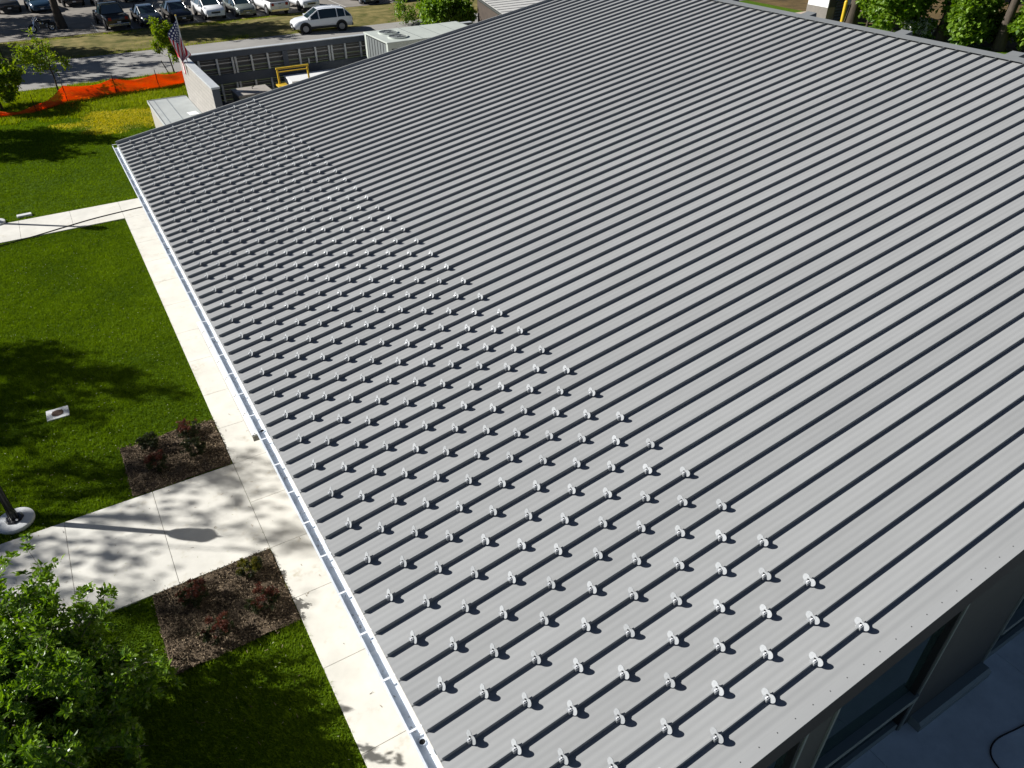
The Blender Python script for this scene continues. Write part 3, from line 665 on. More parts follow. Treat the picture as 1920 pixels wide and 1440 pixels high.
# ------------------------------------------------------------------ orange barrier fence
orangeM = leafmat('orange_safety_mesh', (0.78, 0.125, 0.010), (0.90, 0.19, 0.02), .45, .6, .3)
_n = orangeM.node_tree.nodes; _l = orangeM.node_tree.links
_n['Hue/Saturation/Value'].inputs['Value'].default_value = 1.35
_tc = _n.new('ShaderNodeTexCoord'); _nz = _n.new('ShaderNodeTexNoise'); _nz.inputs['Scale'].default_value = 3.0; _l.new(_tc.outputs['Object'], _nz.inputs['Vector'])
_l.new(_nz.outputs['Fac'], _n['Color Ramp'].inputs[0])
# open diamond mesh: fine holes let the ground show through
_mp = _n.new('ShaderNodeMapping'); _mp.inputs['Rotation'].default_value = (0, R(45), 0); _l.new(_tc.outputs['Object'], _mp.inputs[0])
_sx = _n.new('ShaderNodeSeparateXYZ'); _l.new(_mp.outputs[0], _sx.inputs[0])
def _cell(o_):
    a = _n.new('ShaderNodeMath'); a.operation = 'MULTIPLY'; a.inputs[1].default_value = 18; _l.new(o_, a.inputs[0])
    f = _n.new('ShaderNodeMath'); f.operation = 'FRACT'; _l.new(a.outputs[0], f.inputs[0])
    g = _n.new('ShaderNodeMath'); g.operation = 'GREATER_THAN'; g.inputs[1].default_value = .64; _l.new(f.outputs[0], g.inputs[0]); return g.outputs[0]
_m = _n.new('ShaderNodeMath'); _m.operation = 'MULTIPLY'; _l.new(_cell(_sx.outputs[0]), _m.inputs[0]); _l.new(_cell(_sx.outputs[2]), _m.inputs[1])
_tp = _n.new('ShaderNodeBsdfTransparent'); _mx = _n.new('ShaderNodeMixShader'); _l.new(_m.outputs[0], _mx.inputs[0]); _l.new(_n['Mix Shader'].outputs[0], _mx.inputs[1]); _l.new(_tp.outputs[0], _mx.inputs[2]); _l.new(_mx.outputs[0], _n['Material Output'].inputs[0])
fp = [(-9.0, 50.9), (-6.6, 51.0), (-4.5, 51.25), (-2.55, 51.25), (-.75, 52.75), (2.14, 53.1), (4.7, 53.1), (6.6, 53.5)]
hts = [(.04, .32), (.04, .34), (.03, .36), (.03, .42), (.05, .98), (.05, .95), (.05, .92), (.05, .90)]
fe = empty('barrier_fence', (fp[0][0], fp[0][1], 0), 0, 'sagging orange plastic barrier fence on thin dark posts', 'fence')
N = 14; cols = []
for i in range(len(fp)-1):
    for k in range(N):
        t_ = k/N; x = fp[i][0]*(1-t_)+fp[i+1][0]*t_; y = fp[i][1]*(1-t_)+fp[i+1][1]*t_
        lo = hts[i][0]*(1-t_)+hts[i+1][0]*t_; hi = hts[i][1]*(1-t_)+hts[i+1][1]*t_; sag = .20*math.sin(math.pi*t_)
        cols.append((x, y, lo, max(lo+.12, hi-sag), t_, i))
nv = 9; vs = []; fs = []
for ci, (x, y, lo, hi, t_, i) in enumerate(cols):
    for j in range(nv):
        u = j/(nv-1); wob = .10*math.sin(math.pi*t_)*math.sin(u*5.2+i*1.7+t_*2.4)+.05*math.sin(x*4+u*9)
        vs.append((x-fp[0][0], y-fp[0][1]-wob-.12*math.sin(math.pi*t_)*(1-u), lo+(hi-lo)*u))
for ci in range(len(cols)-1):
    for j in range(nv-1): a = ci*nv+j; fs.append((a, a+nv, a+nv+1, a+1))
o = MB().add(vs, fs).build('mesh_sheet', orangeM, fe, smooth=True)
sm = o.modifiers.new('solid', 'SOLIDIFY'); sm.thickness = .006
for (x, y), (lo, hi) in list(zip(fp, hts))[2:]:
    MB().tube([(x-fp[0][0], y-fp[0][1]-.02, -.05), (x-fp[0][0]-.03, y-fp[0][1]-.02, max(hi, .8)+.25)], .022, 6).build('post', postM, fe)
MB().tube([(5.9-fp[0][0], 55.2-fp[0][1], -.05), (5.5-fp[0][0], 55.3-fp[0][1], 1.2)], .03, 6).build('post', postM, fe)
t = empty('steel_stake', (-3.3, 57.2, 0), 0, 'dark leaning steel stake above the bushy left tree by the road', 'stake')
MB().tube([(0, 0, -.1), (-.12, .05, 2.6)], .06, 8).build('stake', postM, t); MB().lathe([(.08, 0), (.08, .05)], 8, 0, (-.12, .05, 2.6)).build('cap', postM, t)

# ------------------------------------------------------------------ annex and equipment yard
an = empty('annex', (2.33, 28.6, 0), 0, 'low beige annex with flat grey roof behind the main roof', 'building')
AX, AY = 2.33, 28.6
box('wall', (0, 0, 0), (1.75, 9.28, 2.98), wallM, an)
box('roof', (-.03, -.01, 2.981), (1.74, 9.31, 3.02), membM, an)
box('roof_edge', (-.05, -.01, 2.90), (-.031, 9.33, 3.055), silverM, an); box('roof_edge', (-.031, 9.311, 2.90), (1.74, 9.33, 3.05), silverM, an)
for x in (.22, .80): box('roof_seam', (x, .0, 3.0205), (x+.03, 9.30, 3.03), mat('membrane_seam', (.20, .22, .23), .7), an)
pp = MB().box((-.2, -.28, 0), (.2, .28, .012)).build('paper_sheet', paintWM, loc=(3.72, 34.7, 3.021)); pp.rotation_euler = (0, 0, R(6))
tag(pp, 'white sheet lying on the flat grey annex roof', 'sheet')
brickM = bpy.data.materials.new('block_wall'); brickM.use_nodes = True
n_ = brickM.node_tree.nodes; l_ = brickM.node_tree.links
bt = n_.new('ShaderNodeTexBrick'); bt.inputs['Scale'].default_value = 1; bt.inputs['Brick Width'].default_value = .40; bt.inputs['Row Height'].default_value = .2; bt.inputs['Mortar Size'].default_value = .012
bt.inputs['Color1'].default_value = (.36, .335, .30, 1); bt.inputs['Color2'].default_value = (.31, .29, .26, 1); bt.inputs['Mortar'].default_value = (.22, .205, .18, 1)
tcx = n_.new('ShaderNodeTexCoord'); cmb = n_.new('ShaderNodeCombineXYZ'); sx = n_.new('ShaderNodeSeparateXYZ')
l_.new(tcx.outputs['Object'], sx.inputs[0]); l_.new(sx.outputs[1], cmb.inputs[0]); l_.new(sx.outputs[2], cmb.inputs[1]); l_.new(cmb.outputs[0], bt.inputs['Vector'])
l_.new(bt.outputs[0], n_['Principled BSDF'].inputs['Base Color']); n_['Principled BSDF'].inputs['Roughness'].default_value = .85
sw = empty('screen_wall', (4.1, 30.8, 0), 0, 'beige block screen wall with pale metal coping beside the flag', 'wall')
box('wall_face', (-.01, 0.02, 0), (.10, 6.6, 4.84), brickM, sw); box('wall_back', (.101, .02, 0), (.25, 6.42, 4.84), darkbeamM, sw)
box('end_trim', (-.02, -.02, 0), (.27, .019, 4.84), darkbeamM, sw)
box('coping', (-.04, -.04, 4.841), (.31, 6.62, 4.92), silverM, sw, .006)
# flag on a staff
fl = empty('flag_pole', (4.02, 36.2, 3.02), 0, 'drooping striped flag with stars on a slim pole atop the screen wall', 'flag')
fl.location = (4.2, 36.0, 4.921)
MB().tube([(0, 0, 0), (-.01, 0, 1.86)], [.03, .018], 8).build('pole', silverM, fl); MB().lathe([(.001, 1.86), (.035, 1.88), (.035, 1.91), (.001, 1.94)], 10, 0, (-.01, 0, 0), cap=False).build('finial', yellowM, fl)
flagM = bpy.data.materials.new('flag_cloth'); flagM.use_nodes = True; n_ = flagM.node_tree.nodes; l_ = flagM.node_tree.links; pb = n_['Principled BSDF']; pb.inputs['Roughness'].default_value = .8
uvn = n_.new('ShaderNodeUVMap'); sx = n_.new('ShaderNodeSeparateXYZ'); l_.new(uvn.outputs[0], sx.inputs[0])
def mth(op, a, b_=None, cl=False):
    x = n_.new('ShaderNodeMath'); x.operation = op
    for i, q in enumerate((a, b_)):
        if q is None: continue
        if isinstance(q, (int, float)): x.inputs[i].default_value = q
        else: l_.new(q, x.inputs[i])
    return x.outputs[0]
def mxc(f, a, b_):
    x = n_.new('ShaderNodeMix'); x.data_type = 'RGBA'; l_.new(f, x.inputs[0])
    for i, q in ((6, a), (7, b_)):
        if isinstance(q, tuple): x.inputs[i].default_value = (*q, 1)
        else: l_.new(q, x.inputs[i])
    return x.outputs[2]
U_, V_ = sx.outputs[0], sx.outputs[1]
stripe = mth('GREATER_THAN', mth('MODULO', mth('MULTIPLY', V_, 13), 2), 1.0)
col = mxc(stripe, (.55, .012, .03), (.80, .78, .76))
cant = mth('MULTIPLY', mth('LESS_THAN', U_, .42), mth('GREATER_THAN', V_, .46))
su = mth('SUBTRACT', mth('FRACT', mth('MULTIPLY', U_, 6/.42)), .5); sv = mth('SUBTRACT', mth('FRACT', mth('MULTIPLY', mth('SUBTRACT', V_, .46), 5/.54)), .5)
star = mth('LESS_THAN', mth('ADD', mth('MULTIPLY', su, su), mth('MULTIPLY', sv, sv)), .07)
cc_ = mxc(star, (.012, .018, .09), (.8, .8, .8)); col = mxc(cant, col, cc_); l_.new(col, pb.inputs['Base Color'])
# cloth: hoist edge runs down the pole, the fly collapses into hanging folds
nu, nvv = 28, 16; Hh, Fl = 1.1, 1.95; vs = []; uv = []
for i in range(nu+1):
    for j in range(nvv+1):
        s_ = i/nu; t_ = j/nvv      # s along the fly, t along the hoist (1 = top)
        z = 1.76-(1-t_)*Hh*(1-.45*s_)-Fl*s_*(.86)*(1-.10*t_)
        k_ = min(1, 3*s_); lat = (.42-t_)*.72*k_*(.75+.25*math.sin(3*s_+.4))+.05*k_*math.sin(9*t_+6*s_)
        x = -.03-.06*k_+lat; y = -.04-.15*math.sin(7.0*t_+2.4*s_)*k_-.05*s_
        if z < .30: x = min(x, -.19-.05*math.sin(9*t_)) if z < .08 else x+(min(x, -.19)-x)*(1-(z-.08)/.22)
        vs.append((x, y, z)); uv.append((s_, t_))
fs = []
for i in range(nu):
    for j in range(nvv): a = i*(nvv+1)+j; fs.append((a, a+nvv+1, a+nvv+2, a+1))
me = bpy.data.meshes.new('flag_cloth'); me.from_pydata(vs, [], fs); me.materials.append(flagM); ul = me.uv_layers.new(name='UVMap')
for lp in me.loops: ul.data[lp.index].uv = uv[lp.vertex_index]
me.polygons.foreach_set('use_smooth', [True]*len(me.polygons)); me.update()
o = link('flag_cloth', me, fl); o.modifiers.new('solid', 'SOLIDIFY').thickness = .004
# back fence of the yard
bf = empty('screen_fence', (4.36, 37.3, 0), 0, 'long dark equipment yard fence with silver posts and pale top flange', 'fence')
def L_(x): return x-4.36
for k in range(20):
    z0 = .05+k*.24; box('plank', (L_(4.37), .12, z0), (L_(19.5), .15, z0+.228), plankM, bf)
box('top_beam', (0, -.05, 4.62), (L_(19.5), .118, 4.885), darkbeamM, bf); box('top_flange', (-.02, -.10, 4.886), (L_(19.52), .20, 4.92), silverM, bf)
box('middle_beam', (0, -.05, 3.48), (L_(19.5), .118, 3.88), darkbeamM, bf); box('lower_beam', (0, -.05, 2.10), (L_(19.5), .118, 2.45), darkbeamM, bf)
for x in (9.0, 13.6, 18.2): box('column', (L_(x)-.13, -.075, 0), (L_(x)+.13, -.051, 4.62), darkbeamM, bf)
PX = [4.88, 5.72, (6.45, 6.60), 7.36, 8.15, 9.74, 10.57, (11.28, 11.43), 12.14, 12.98, 14.3, 15.1]
for p in PX:
    for x in (p if isinstance(p, tuple) else (p,)):
        box('post', (L_(x)-.045, -.02, 3.881), (L_(x)+.045, .08, 4.619), silverM, bf); box('post', (L_(x)-.045, -.02, 2.451), (L_(x)+.045, .08, 3.479), silverM, bf)
for z0, z1 in ((3.88, 4.62), (2.45, 3.48)):
    for k in range(4):
        z = z0+(z1-z0)*(k+.6)/4.3; box('rail', (.01, .085, z), (L_(19.4), .105, z+.025), mat('dull_rail', (.30, .31, .31), .5, .3), bf)
box('post', (L_(10.15)-.03, -.06, 3.89), (L_(10.15)+.03, -.02, 4.15), silverM, bf)
structure(box('yard_slab', (4.4, 28.7, -.04), (19.5, 37.2, .03), conc2M))
# rooftop-style air unit
acM = mat('pale_green_white_metal', (.47, .50, .45), .45, .05, .4, var=.06, vscale=2); coilM = mat('coil_fins', (.20, .215, .21), .5, .3, .4, var=.1, vscale=30, stretch=(1, 8, .2)); darkM = mat('recess_and_shade_dark', (.012, .013, .014), .8)
ac = empty('air_unit', (12.93, 33.48, 0), 0, 'large pale boxy air conditioning unit with two round roof fans', 'air conditioner')
W, D_ = 5.2, 2.96
box('cabinet', (.06, .06, .3), (W-.06, D_-.06, 5.13), darkM, ac)  # near-black colour stands in for shade on the unit's front face
box('roof', (-.03, -.03, 5.131), (W+.03, D_+.03, 5.2), acM, ac, .01)
for (x, y) in ((0, 0), (0, D_-.22), (W-.2, 0), (W-.2, D_-.22)): box('corner_post', (x, y, .02), (x+.2, y+.22, 5.13), acM, ac)
box('coil', (.02, .221, .6), (.058, D_-.221, 5.05), coilM, ac)
for k in range(7): box('fin_panel', (-.005, .25+k*.36, .6), (.018, .25+k*.36+.03, 5.05), coilM, ac)
box('front_rail', (.201, .01, 4.90), (W-.201, .059, 5.129), acM, ac); box('front_panel', (1.5, .01, .6), (3.2, .058, 4.5), coilM, ac)
for k in range(4): box('roof_joint', (1.85+k*1.1, -.02, 5.2005), (1.88+k*1.1, D_+.02, 5.206), coilM, ac)
for (x, y) in ((.95, 2.12), (.95, .92)):
    fn = MB().lathe([(.50, 5.2), (.50, 5.26), (.45, 5.26), (.45, 5.205)], 28, 0, (x, y, 0), cap=False).build('fan_ring', acM, ac, smooth=30)
    MB().lathe([(.449, 5.2015), (.449, 5.203)], 28, 0, (x, y, 0)).build('fan_well', coilM, fn)
    mb = MB()
    for k in range(5):
        a = k*2*math.pi/5; p = [(.08, -.05), (.42, -.16), (.43, .12), (.08, .05)]
        q = [(x+c*math.cos(a)-d*math.sin(a), y+c*math.sin(a)+d*math.cos(a)) for c, d in p]
        mb.prism(q, 5.215, 5.225, 'z')
    mb.lathe([(.09, 5.205), (.09, 5.24)], 12, 0, (x, y, 0)); mb.build('fan_blades', coilM, fn)
    mb = MB()
    for rr in (.16, .28, .40): mb.tube([(x+rr*math.cos(a), y+rr*math.sin(a), 5.258) for a in np.linspace(0, 2*math.pi, 25)], .006, 4)
    mb.build('guard', coilM, fn)
ge = empty('generator_box', (8.56, 35.15, 0), 0, 'white metal equipment cabinet right of the yellow pipe frame', 'cabinet')
MB().box((0, 0, .1), (2.6, 1.35, 3.62)).build('body', paintWM, ge, bevel=.05); MB().prism([(-.03, 3.621), (1.38, 3.621), (1.38, 3.66), (.9, 3.7), (.45, 3.7), (-.03, 3.66)], -.03, 2.63, 'x').build('lid', paintWM, ge)
for k in range(3): box('louver', (.2+k*.8, -.012, 2.2), (.75+k*.8, -.001, 3.1), coilM, ge)
gu = empty('grey_unit', (5.68, 33.75, 0), 0, 'grey flat topped condenser unit behind the roof edge near the screen wall', 'condenser')
gtM = mat('warm_grey_top', (.34, .31, .27), .6, .05, var=.12, vscale=3)
MB().box((0, 0, .1), (1.55, 1.35, 3.63)).build('body', coilM, gu); box('top', (-.03, -.03, 3.631), (1.58, 1.38, 3.72), gtM, gu, .02)
MB().box((.1, .75, 3.721), (.38, .88, 3.725)).build('label_plate', paintWM, gu); MB().tube([(.85, .9, 3.72), (.85, .9, 3.80), (.95, .9, 3.82)], .02, 6).build('valve', blackM, gu)
bb = empty('black_cabinet', (4.75, 33.0, 0), 0, 'black equipment cabinet with a white flap beside the screen wall end', 'cabinet')
MB().box((0, 0, .1), (.75, 1.2, 3.4)).build('body', blackM, bb, bevel=.02); MB().prism([(.05, 3.401), (.5, 3.401), (.62, 3.42), (.6, 3.46), (.3, 3.43), (.05, 3.45)], .08, .36, 'y').build('flap', paintWM, bb)
yf = empty('pipe_frame', (7.65, 34.0, 0), 0, 'yellow painted pipe guard frame standing in the equipment yard', 'frame')
for x in (0, 1.41): box('upright', (x-.035, -.035, 0), (x+.035, .035, 4.53), yellowM, yf)
box('top_bar', (-.06, -.04, 4.531), (1.47, .04, 4.61), yellowM, yf); box('top_bar', (-.034, -.03, 4.40), (1.444, -.036+.06, 4.44), yellowM, yf)
for z in (3.86, 3.62): box('side_bar', (-.16, -.5, z), (.30, .05, z+.06), yellowM, yf)
box('upright', (-.15, -.5, 3.0), (-.08, -.43, 3.86), yellowM, yf)

# ------------------------------------------------------------------ structures beyond
ob = empty('outbuilding', (24.95, 40.1, 0), R(-15.5), 'pale metal roofed outbuilding beyond the far roof edge', 'building')
box('wall', (.9, .4, 0), (11.5, 17.6, 3.3), mat('eave_shade_brown', (.06, .045, .035), .8, var=.2), ob)  # shadow under the eave is put into the dark brown wall colour
MB().prism([(-.0, 3.32), (12, 3.9), (12, 4.02), (0, 3.44)], 0, 18, 'y').build('roof', mat('pale_metal_roof', (.50, .49, .46), .5, .05, var=.06), ob)
for k in range(20): MB().prism([(0, 3.441), (12, 4.021), (12, 4.06), (0, 3.48)], .4+k*.9, .44+k*.9, 'y').build('roof_rib', MATS['pale_metal_roof'], ob)
box('eave_gutter', (-.12, 0, 3.3), (-.005, 18, 3.42), graywallM, ob)
sh = empty('grey_shed', (59.0, 45.2, 0), 0, 'white and grey outbuilding corner with dark louvred door', 'building')
box('wall', (0, 0, 1.1), (3.0, 2.2, 5.2), paintWM, sh); box('plinth', (-.03, -.03, 0), (3.03, 2.23, 1.09), mat('brown_grey_block', (.20, .18, .16), .85, var=.1), sh)
box('front_wall', (.02, -.06, 1.1), (.9, -.001, 5.2), graywallM, sh)
dr = box('door', (.95, -.07, .05), (2.4, -.0312, 4.2), MATS['slate_beam'], sh)
for k in range(16): box('louver', (1.0, -.095, .2+k*.245), (2.35, -.071, .36+k*.245), graywallM, dr)
MB().tube([(1.05, -.12, 2.0), (1.05, -.12, 2.5)], .03, 6).build('handle', silverM, dr)
bo = empty('bollard', (59.2, 43.6, 0), 0, 'yellow steel bollard in front of the grey outbuilding', 'bollard')
MB().lathe([(.15, 0), (.15, 1.75), (.12, 1.84), (.05, 1.89), (.001, 1.9)], 18).build('post', yellowM, bo, smooth=40); MB().lathe([(.22, 0), (.22, .05)], 18).build('base_plate', yellowM, bo)
structure(box('garden_path', (58, 46.5, -.03), (66, 49.5, .02), mat('tan_path', (.42, .34, .26), .9, var=.1)))
tp = empty('timber_post', (59.6, 60.5, 0), 0, 'brown timber post at the top edge beyond the ridge', 'post')
MB().box((-.15, -.15, 0), (.15, .15, 2.6)).build('shaft', mat('brown_timber', (.12, .06, .035), .8, var=.2), tp); MB().box((-.2, -.2, 2.601), (.2, .2, 2.68)).build('cap', MATS['brown_timber'], tp)
bl = leafmat('white_blossom', (.6, .58, .52), (.85, .83, .8), .3, .7, .2)
t = empty('blossom_shrub', (59.3, 36.6, 0), 0, 'white flowering shrub just behind the roof ridge', 'shrub')
mb, tips, dirs = branch_tree(91, (0, 0, 0), 1.5, .05, (0, 0, .9), (1.0, 1.5, .6), 16, 5, 5); mb.build('stem', barkM, t)
hs = rng.random(len(tips)) < .4
for nm, sel, m in (('foliage', ~hs, glossM), ('flower', hs, bl)):
    co = rosettes(tips[sel], dirs[sel], 5, .22, .09, 1.0, .08); n2 = len(co)//2; r_ = rng.random(n2); link(nm, tri_mesh(nm, co, m, np.concatenate([r_, r_]), 3), t)

# ------------------------------------------------------------------ vehicles
tyreM = mat('tyre_rubber', (.012, .012, .012), .85); rimM = mat('alloy_rim', (.28, .28, .29), .4, .4, .5); darkrimM = mat('dark_rim', (.06, .06, .065), .4, .5)
carglassM = mat('car_glass', (.015, .03, .035), .05, 0, .7, coat=.3); plasticM = mat('black_plastic', (.02, .02, .02), .6)
redlM = mat('red_tail_lens', (.35, .01, .01), .2, 0, .5); headM = mat('headlamp_lens', (.7, .72, .74), .12, .2, .6); chromeM = mat('chrome', (.75, .75, .76), .15, .9)
plateM = mat('licence_plate', (.7, .7, .68), .5)
def paint(name, c): return mat(name, c, .28, 0, .5, coat=.6)
def wheel(parent, x, y, r_, w_, rim):
    s = 1 if y > 0 else -1
    wl = MB().lathe([(r_*.62, -w_/2), (r_*.93, -w_/2), (r_, -w_*.32), (r_, w_*.32), (r_*.93, w_/2), (r_*.62, w_/2)], 22, 0, (x, y, r_), 'y').build('tyre', tyreM, parent, smooth=35)
    mb = MB(); yo = s*(w_/2+.002)
    mb.lathe([(r_*.63, 0), (r_*.56, .012*s)], 22, 0, (x, y+yo, r_), 'y')
    for k in range(5):
        a = k*2*math.pi/5+.3; c, d = math.cos(a), math.sin(a)
        q = [(r_*.1, -.05), (r_*.58, -.035), (r_*.58, .035), (r_*.1, .05)]
        mb.prism([(x+c*p[0]-d*p[1], r_+d*p[0]+c*p[1]) for p in q], y+yo+.012*s, y+yo+.028*s, 'y')
    mb.lathe([(r_*.16, 0), (r_*.14, .034*s)], 12, 0, (x, y+yo, r_), 'y')
    mb.build('rim', rim, wl)
def vehicle(name, label, cat, loc, rz_, pm, L, W, H, kind, grp=None, rim=None, belt=None, clad=False):
    """front is local +x, origin on the ground at mid length"""
    t = empty(name, loc, rz_, label, cat, grp); h = L/2; w2 = W/2; rim = rim or rimM
    zb = .30 if kind == 'sedan' else .38; rw = .33 if kind == 'sedan' else .39
    bl_ = belt or {'sedan': .92, 'suv': 1.08, 'pickup': 1.10}[kind]
    # stations: x, bottom z, belt z, top z, half width at belt, half width at top, cabin flag
    if kind == 'sedan':
        st = [(-h, .48, .86, .92, .80, .62), (-h+.18, zb, .95, 1.00, .93, .74), (-h+.75, zb, bl_+.04, 1.06, .98, .76), (-h+1.45, zb, bl_+.03, H-.04, 1, .66), (-h+1.9, zb, bl_, H, 1, .68), (-h+2.75, zb, bl_-.02, H-.02, 1, .68), (-h+3.62, zb, bl_-.06, .98, .99, .74), (h-.45, zb, .80, .87, .96, .76), (h-.12, zb+.02, .68, .74, .86, .70), (h, .42, .60, .64, .72, .60)]
        cab = (2, 6); 
    elif kind == 'suv':
        st = [(-h, .52, 1.00, 1.04, .84, .70), (-h+.10, zb, 1.10, 1.15, .95, .78), (-h+.62, zb, bl_+.05, H-.09, .98, .70), (-h+1.3, zb, bl_+.02, H-.01, 1, .73), (-h+2.3, zb, bl_, H, 1, .74), (-h+2.85, zb, bl_-.02, H-.05, 1, .72), (-h+3.78, zb, bl_-.05, 1.13, .99, .79), (h-.45, zb, .94, 1.03, .97, .79), (h-.10, zb+.02, .82, .90, .88, .74), (h, .46, .74, .78, .78, .66)]
        cab = (1, 6)
    else:
        st = [(-h, .52, 1.08, 1.10, .94, .90), (-h+.05, zb, 1.10, 1.12, .98, .94), (-h+1.72, zb, 1.12, 1.14, 1, .94), (-h+1.86, zb, bl_, H-.06, 1, .74), (-h+2.2, zb, bl_, H, 1, .74), (-h+3.1, zb, bl_, H-.02, 1, .74), (-h+3.78, zb, bl_-.02, 1.14, .99, .80), (h-.45, zb, .98, 1.06, .98, .80), (h-.10, zb+.02, .88, .94, .92, .78), (h, .46, .78, .82, .82, .70)]
        cab = (2, 6)
    body = MB(); side = {1: MB(), -1: MB()}; ws = MB(); rw_ = MB()
    def ring(s_):
        x, b0, be, tp_, fb, ft = s_; wb = w2*fb
        return [(x, wb*.93, b0), (x, wb, b0+(be-b0)*.45), (x, wb*.985, be), (x, w2*ft, tp_), (x, -w2*ft, tp_), (x, -wb*.985, be), (x, -wb, b0+(be-b0)*.45), (x, -wb*.93, b0)]
    rings = [ring(s_) for s_ in st]; nr = 8
    for i in range(len(st)-1):
        q = rings[i]+rings[i+1]
        for k in range(nr):
            k2 = (k+1) % nr; f_ = (k, k2, nr+k2, nr+k); incab = cab[0] <= i < cab[1]
            tgt = body
            if incab and k == 2: tgt = side[1]
            elif incab and k == 4: tgt = side[-1]
            elif k == 3 and i == cab[1]-1: tgt = ws
            elif k == 3 and i == cab[0]: tgt = rw_
            tgt.add([q[j] for j in f_], [(0, 1, 2, 3)])
    body.add(rings[0], [tuple(range(nr))]); body.add(rings[-1], [tuple(range(nr-1, -1, -1))])
    me = body.mesh('body', pm, 32); bo_ = link('body', me, t)
    # weld the strips so that the shading is continuous
    bm = bmesh.new(); bm.from_mesh(me); bmesh.ops.remove_doubles(bm, verts=bm.verts, dist=.0005); bmesh.ops.recalc_face_normals(bm, faces=bm.faces); bm.to_mesh(me); bm.free()
    for s_ in (1, -1): side[s_].build('side_window', carglassM, t)
    ws.build('windshield', carglassM, t); rw_.build('rear_window', carglassM, t)
    # pillars over the glass
    def pillar(a, b_, r_): MB().tube([a, b_], r_, 6).build('pillar', pm, t)
    for i in ([cab[0]+1, cab[0]+2, cab[1]-1] if kind != 'pickup' else [3, 4, 5]):
        for s_ in (1, -1):
            off = Vector((0, .004*s_, .004)); pillar(Vector(rings[i][2 if s_ > 0 else 5])+off, Vector(rings[i][3 if s_ > 0 else 4])+off, .045)
    for s_ in (1, -1):
        e = 3 if s_ > 0 else 4
        pillar(Vector(rings[cab[1]][e]), Vector(rings[cab[1]-1][e]), .04); pillar(Vector(rings[cab[0]][e]), Vector(rings[cab[0]+1][e]), .045)
    xf, xr = h-.92, -h+(1.02 if kind != 'pickup' else 1.15)
    for x in (xf, xr):
        for s_ in (1, -1):
            MB().lathe([(rw+.10, -.02), (rw+.10, .02), (rw+.04, .026)], 22, 0, (x, s_*(w2-.015), rw+.02), 'y').build('wheel_arch', plasticM, t)
            wheel(t, x, s_*(w2-.075), rw, .22, rim)
    box('front_bumper', (h-.16, -w2*.82, zb-.02), (h+.03, w2*.82, zb+.2), plasticM if (clad or kind == 'pickup') else pm, t, .03)
    box('rear_bumper', (-h-.03, -w2*.86, zb-.02), (-h+.2, w2*.86, zb+.2), plasticM if clad else (chromeM if kind == 'pickup' else pm), t, .03)
    zt = st[-1][2]
    box('grille', (h-.05, -w2*.42, zt-.20), (h+.018, w2*.42, zt+.0), plasticM, t, .02); box('grille_bar', (h+.0185, -w2*.40, zt-.05), (h+.028, w2*.40, zt-.02), chromeM, t)
    for s_ in (1, -1):
        box('headlight', (h-.24, s_*w2*.64-.17, zt-.05), (h-.035, s_*w2*.64+.17, zt+.07), headM, t, .03)
        zr = st[0][2]; box('taillight', (-h-.018, s_*w2*.70-.13, zr-.26), (-h+.12, s_*w2*.70+.13, zr-.02), redlM, t, .02)
        xm = st[cab[1]][0]-.12; mb = MB().box((xm-.09, s_*(w2+.10)-.10, bl_+.0), (xm+.07, s_*(w2+.10)+.08, bl_+.16)); mb.build('mirror', pm, t, bevel=.03)
        box('door_handle', (.05, s_*w2-.012, bl_-.14), (.25, s_*w2+.018, bl_-.10), pm, t)
        if clad: box('side_sill', (xr+.45, s_*w2-.05, zb-.03), (xf-.45, s_*w2+.012, zb+.14), plasticM, t)
        if kind == 'suv': MB().tube([(-h+.7, s_*w2*.66, H+.0), (-h+.85, s_*w2*.66, H+.05), (-h+2.7, s_*w2*.66, H+.05), (-h+2.9, s_*w2*.66, H-.01)], .018, 5).build('roof_rail', chromeM if clad else plasticM, t)
    box('licence_plate', (h+.031, -.15, zb+.06), (h+.036, .15, zb+.17), plateM, t); box('licence_plate', (-h-.036, -.15, zb+.24), (-h-.031, .15, zb+.35), plateM, t)
    if kind == 'pickup': box('cargo_bed', (-h+.12, -w2*.80, 1.09), (-h+1.66, w2*.80, 1.146), darkM, t); box('tailgate_handle', (-h-.012, -.12, .95), (-h-.001, .12, 1.01), plasticM, t)
    return t
DN = -math.pi/2; UPD = math.pi/2
whitep = paint('white_car_paint', (.88, .89, .90)); blackp = paint('black_car_paint', (.008, .008, .009)); navyp = paint('navy_car_paint', (.012, .018, .03)); sagep = paint('grey_green_car_paint', (.16, .18, .165)); bluep = paint('blue_car_paint', (.02, .05, .09)); greyp = paint('grey_car_paint', (.06, .06, .062)); tealp = paint('pale_teal_paint', (.25, .42, .40))
GR = 'cars parked in the lot row facing the verge'
vehicle('parked_car', 'white sport utility car with black arches parked along the road verge', 'car', (20.1, 65.45, 0.01), R(174.5+0), whitep, 5.0, 1.98, 1.76, 'suv', None, rimM, clad=True)
vehicle('parked_car', 'black pickup truck parked tail first beside the tree trunk', 'truck', (5.1, 77.5, .02), UPD+R(6), blackp, 5.6, 1.95, 1.85, 'pickup', GR, darkrimM)
vehicle('parked_car', 'dark navy sedan with chrome grille right of the black pickup', 'car', (7.95, 77.1, .02), DN+R(4), navyp, 4.8, 1.86, 1.45, 'sedan', GR)
vehicle('parked_car', 'black sedan left of the white crossover', 'car', (10.6, 77.6, .02), DN+R(4), blackp, 4.85, 1.86, 1.46, 'sedan', GR, darkrimM)
vehicle('parked_car', 'white crossover with dark windshield in the middle of the parked row', 'car', (13.4, 77.3, .02), DN+R(3), whitep, 4.8, 1.92, 1.68, 'suv', GR, darkrimM)
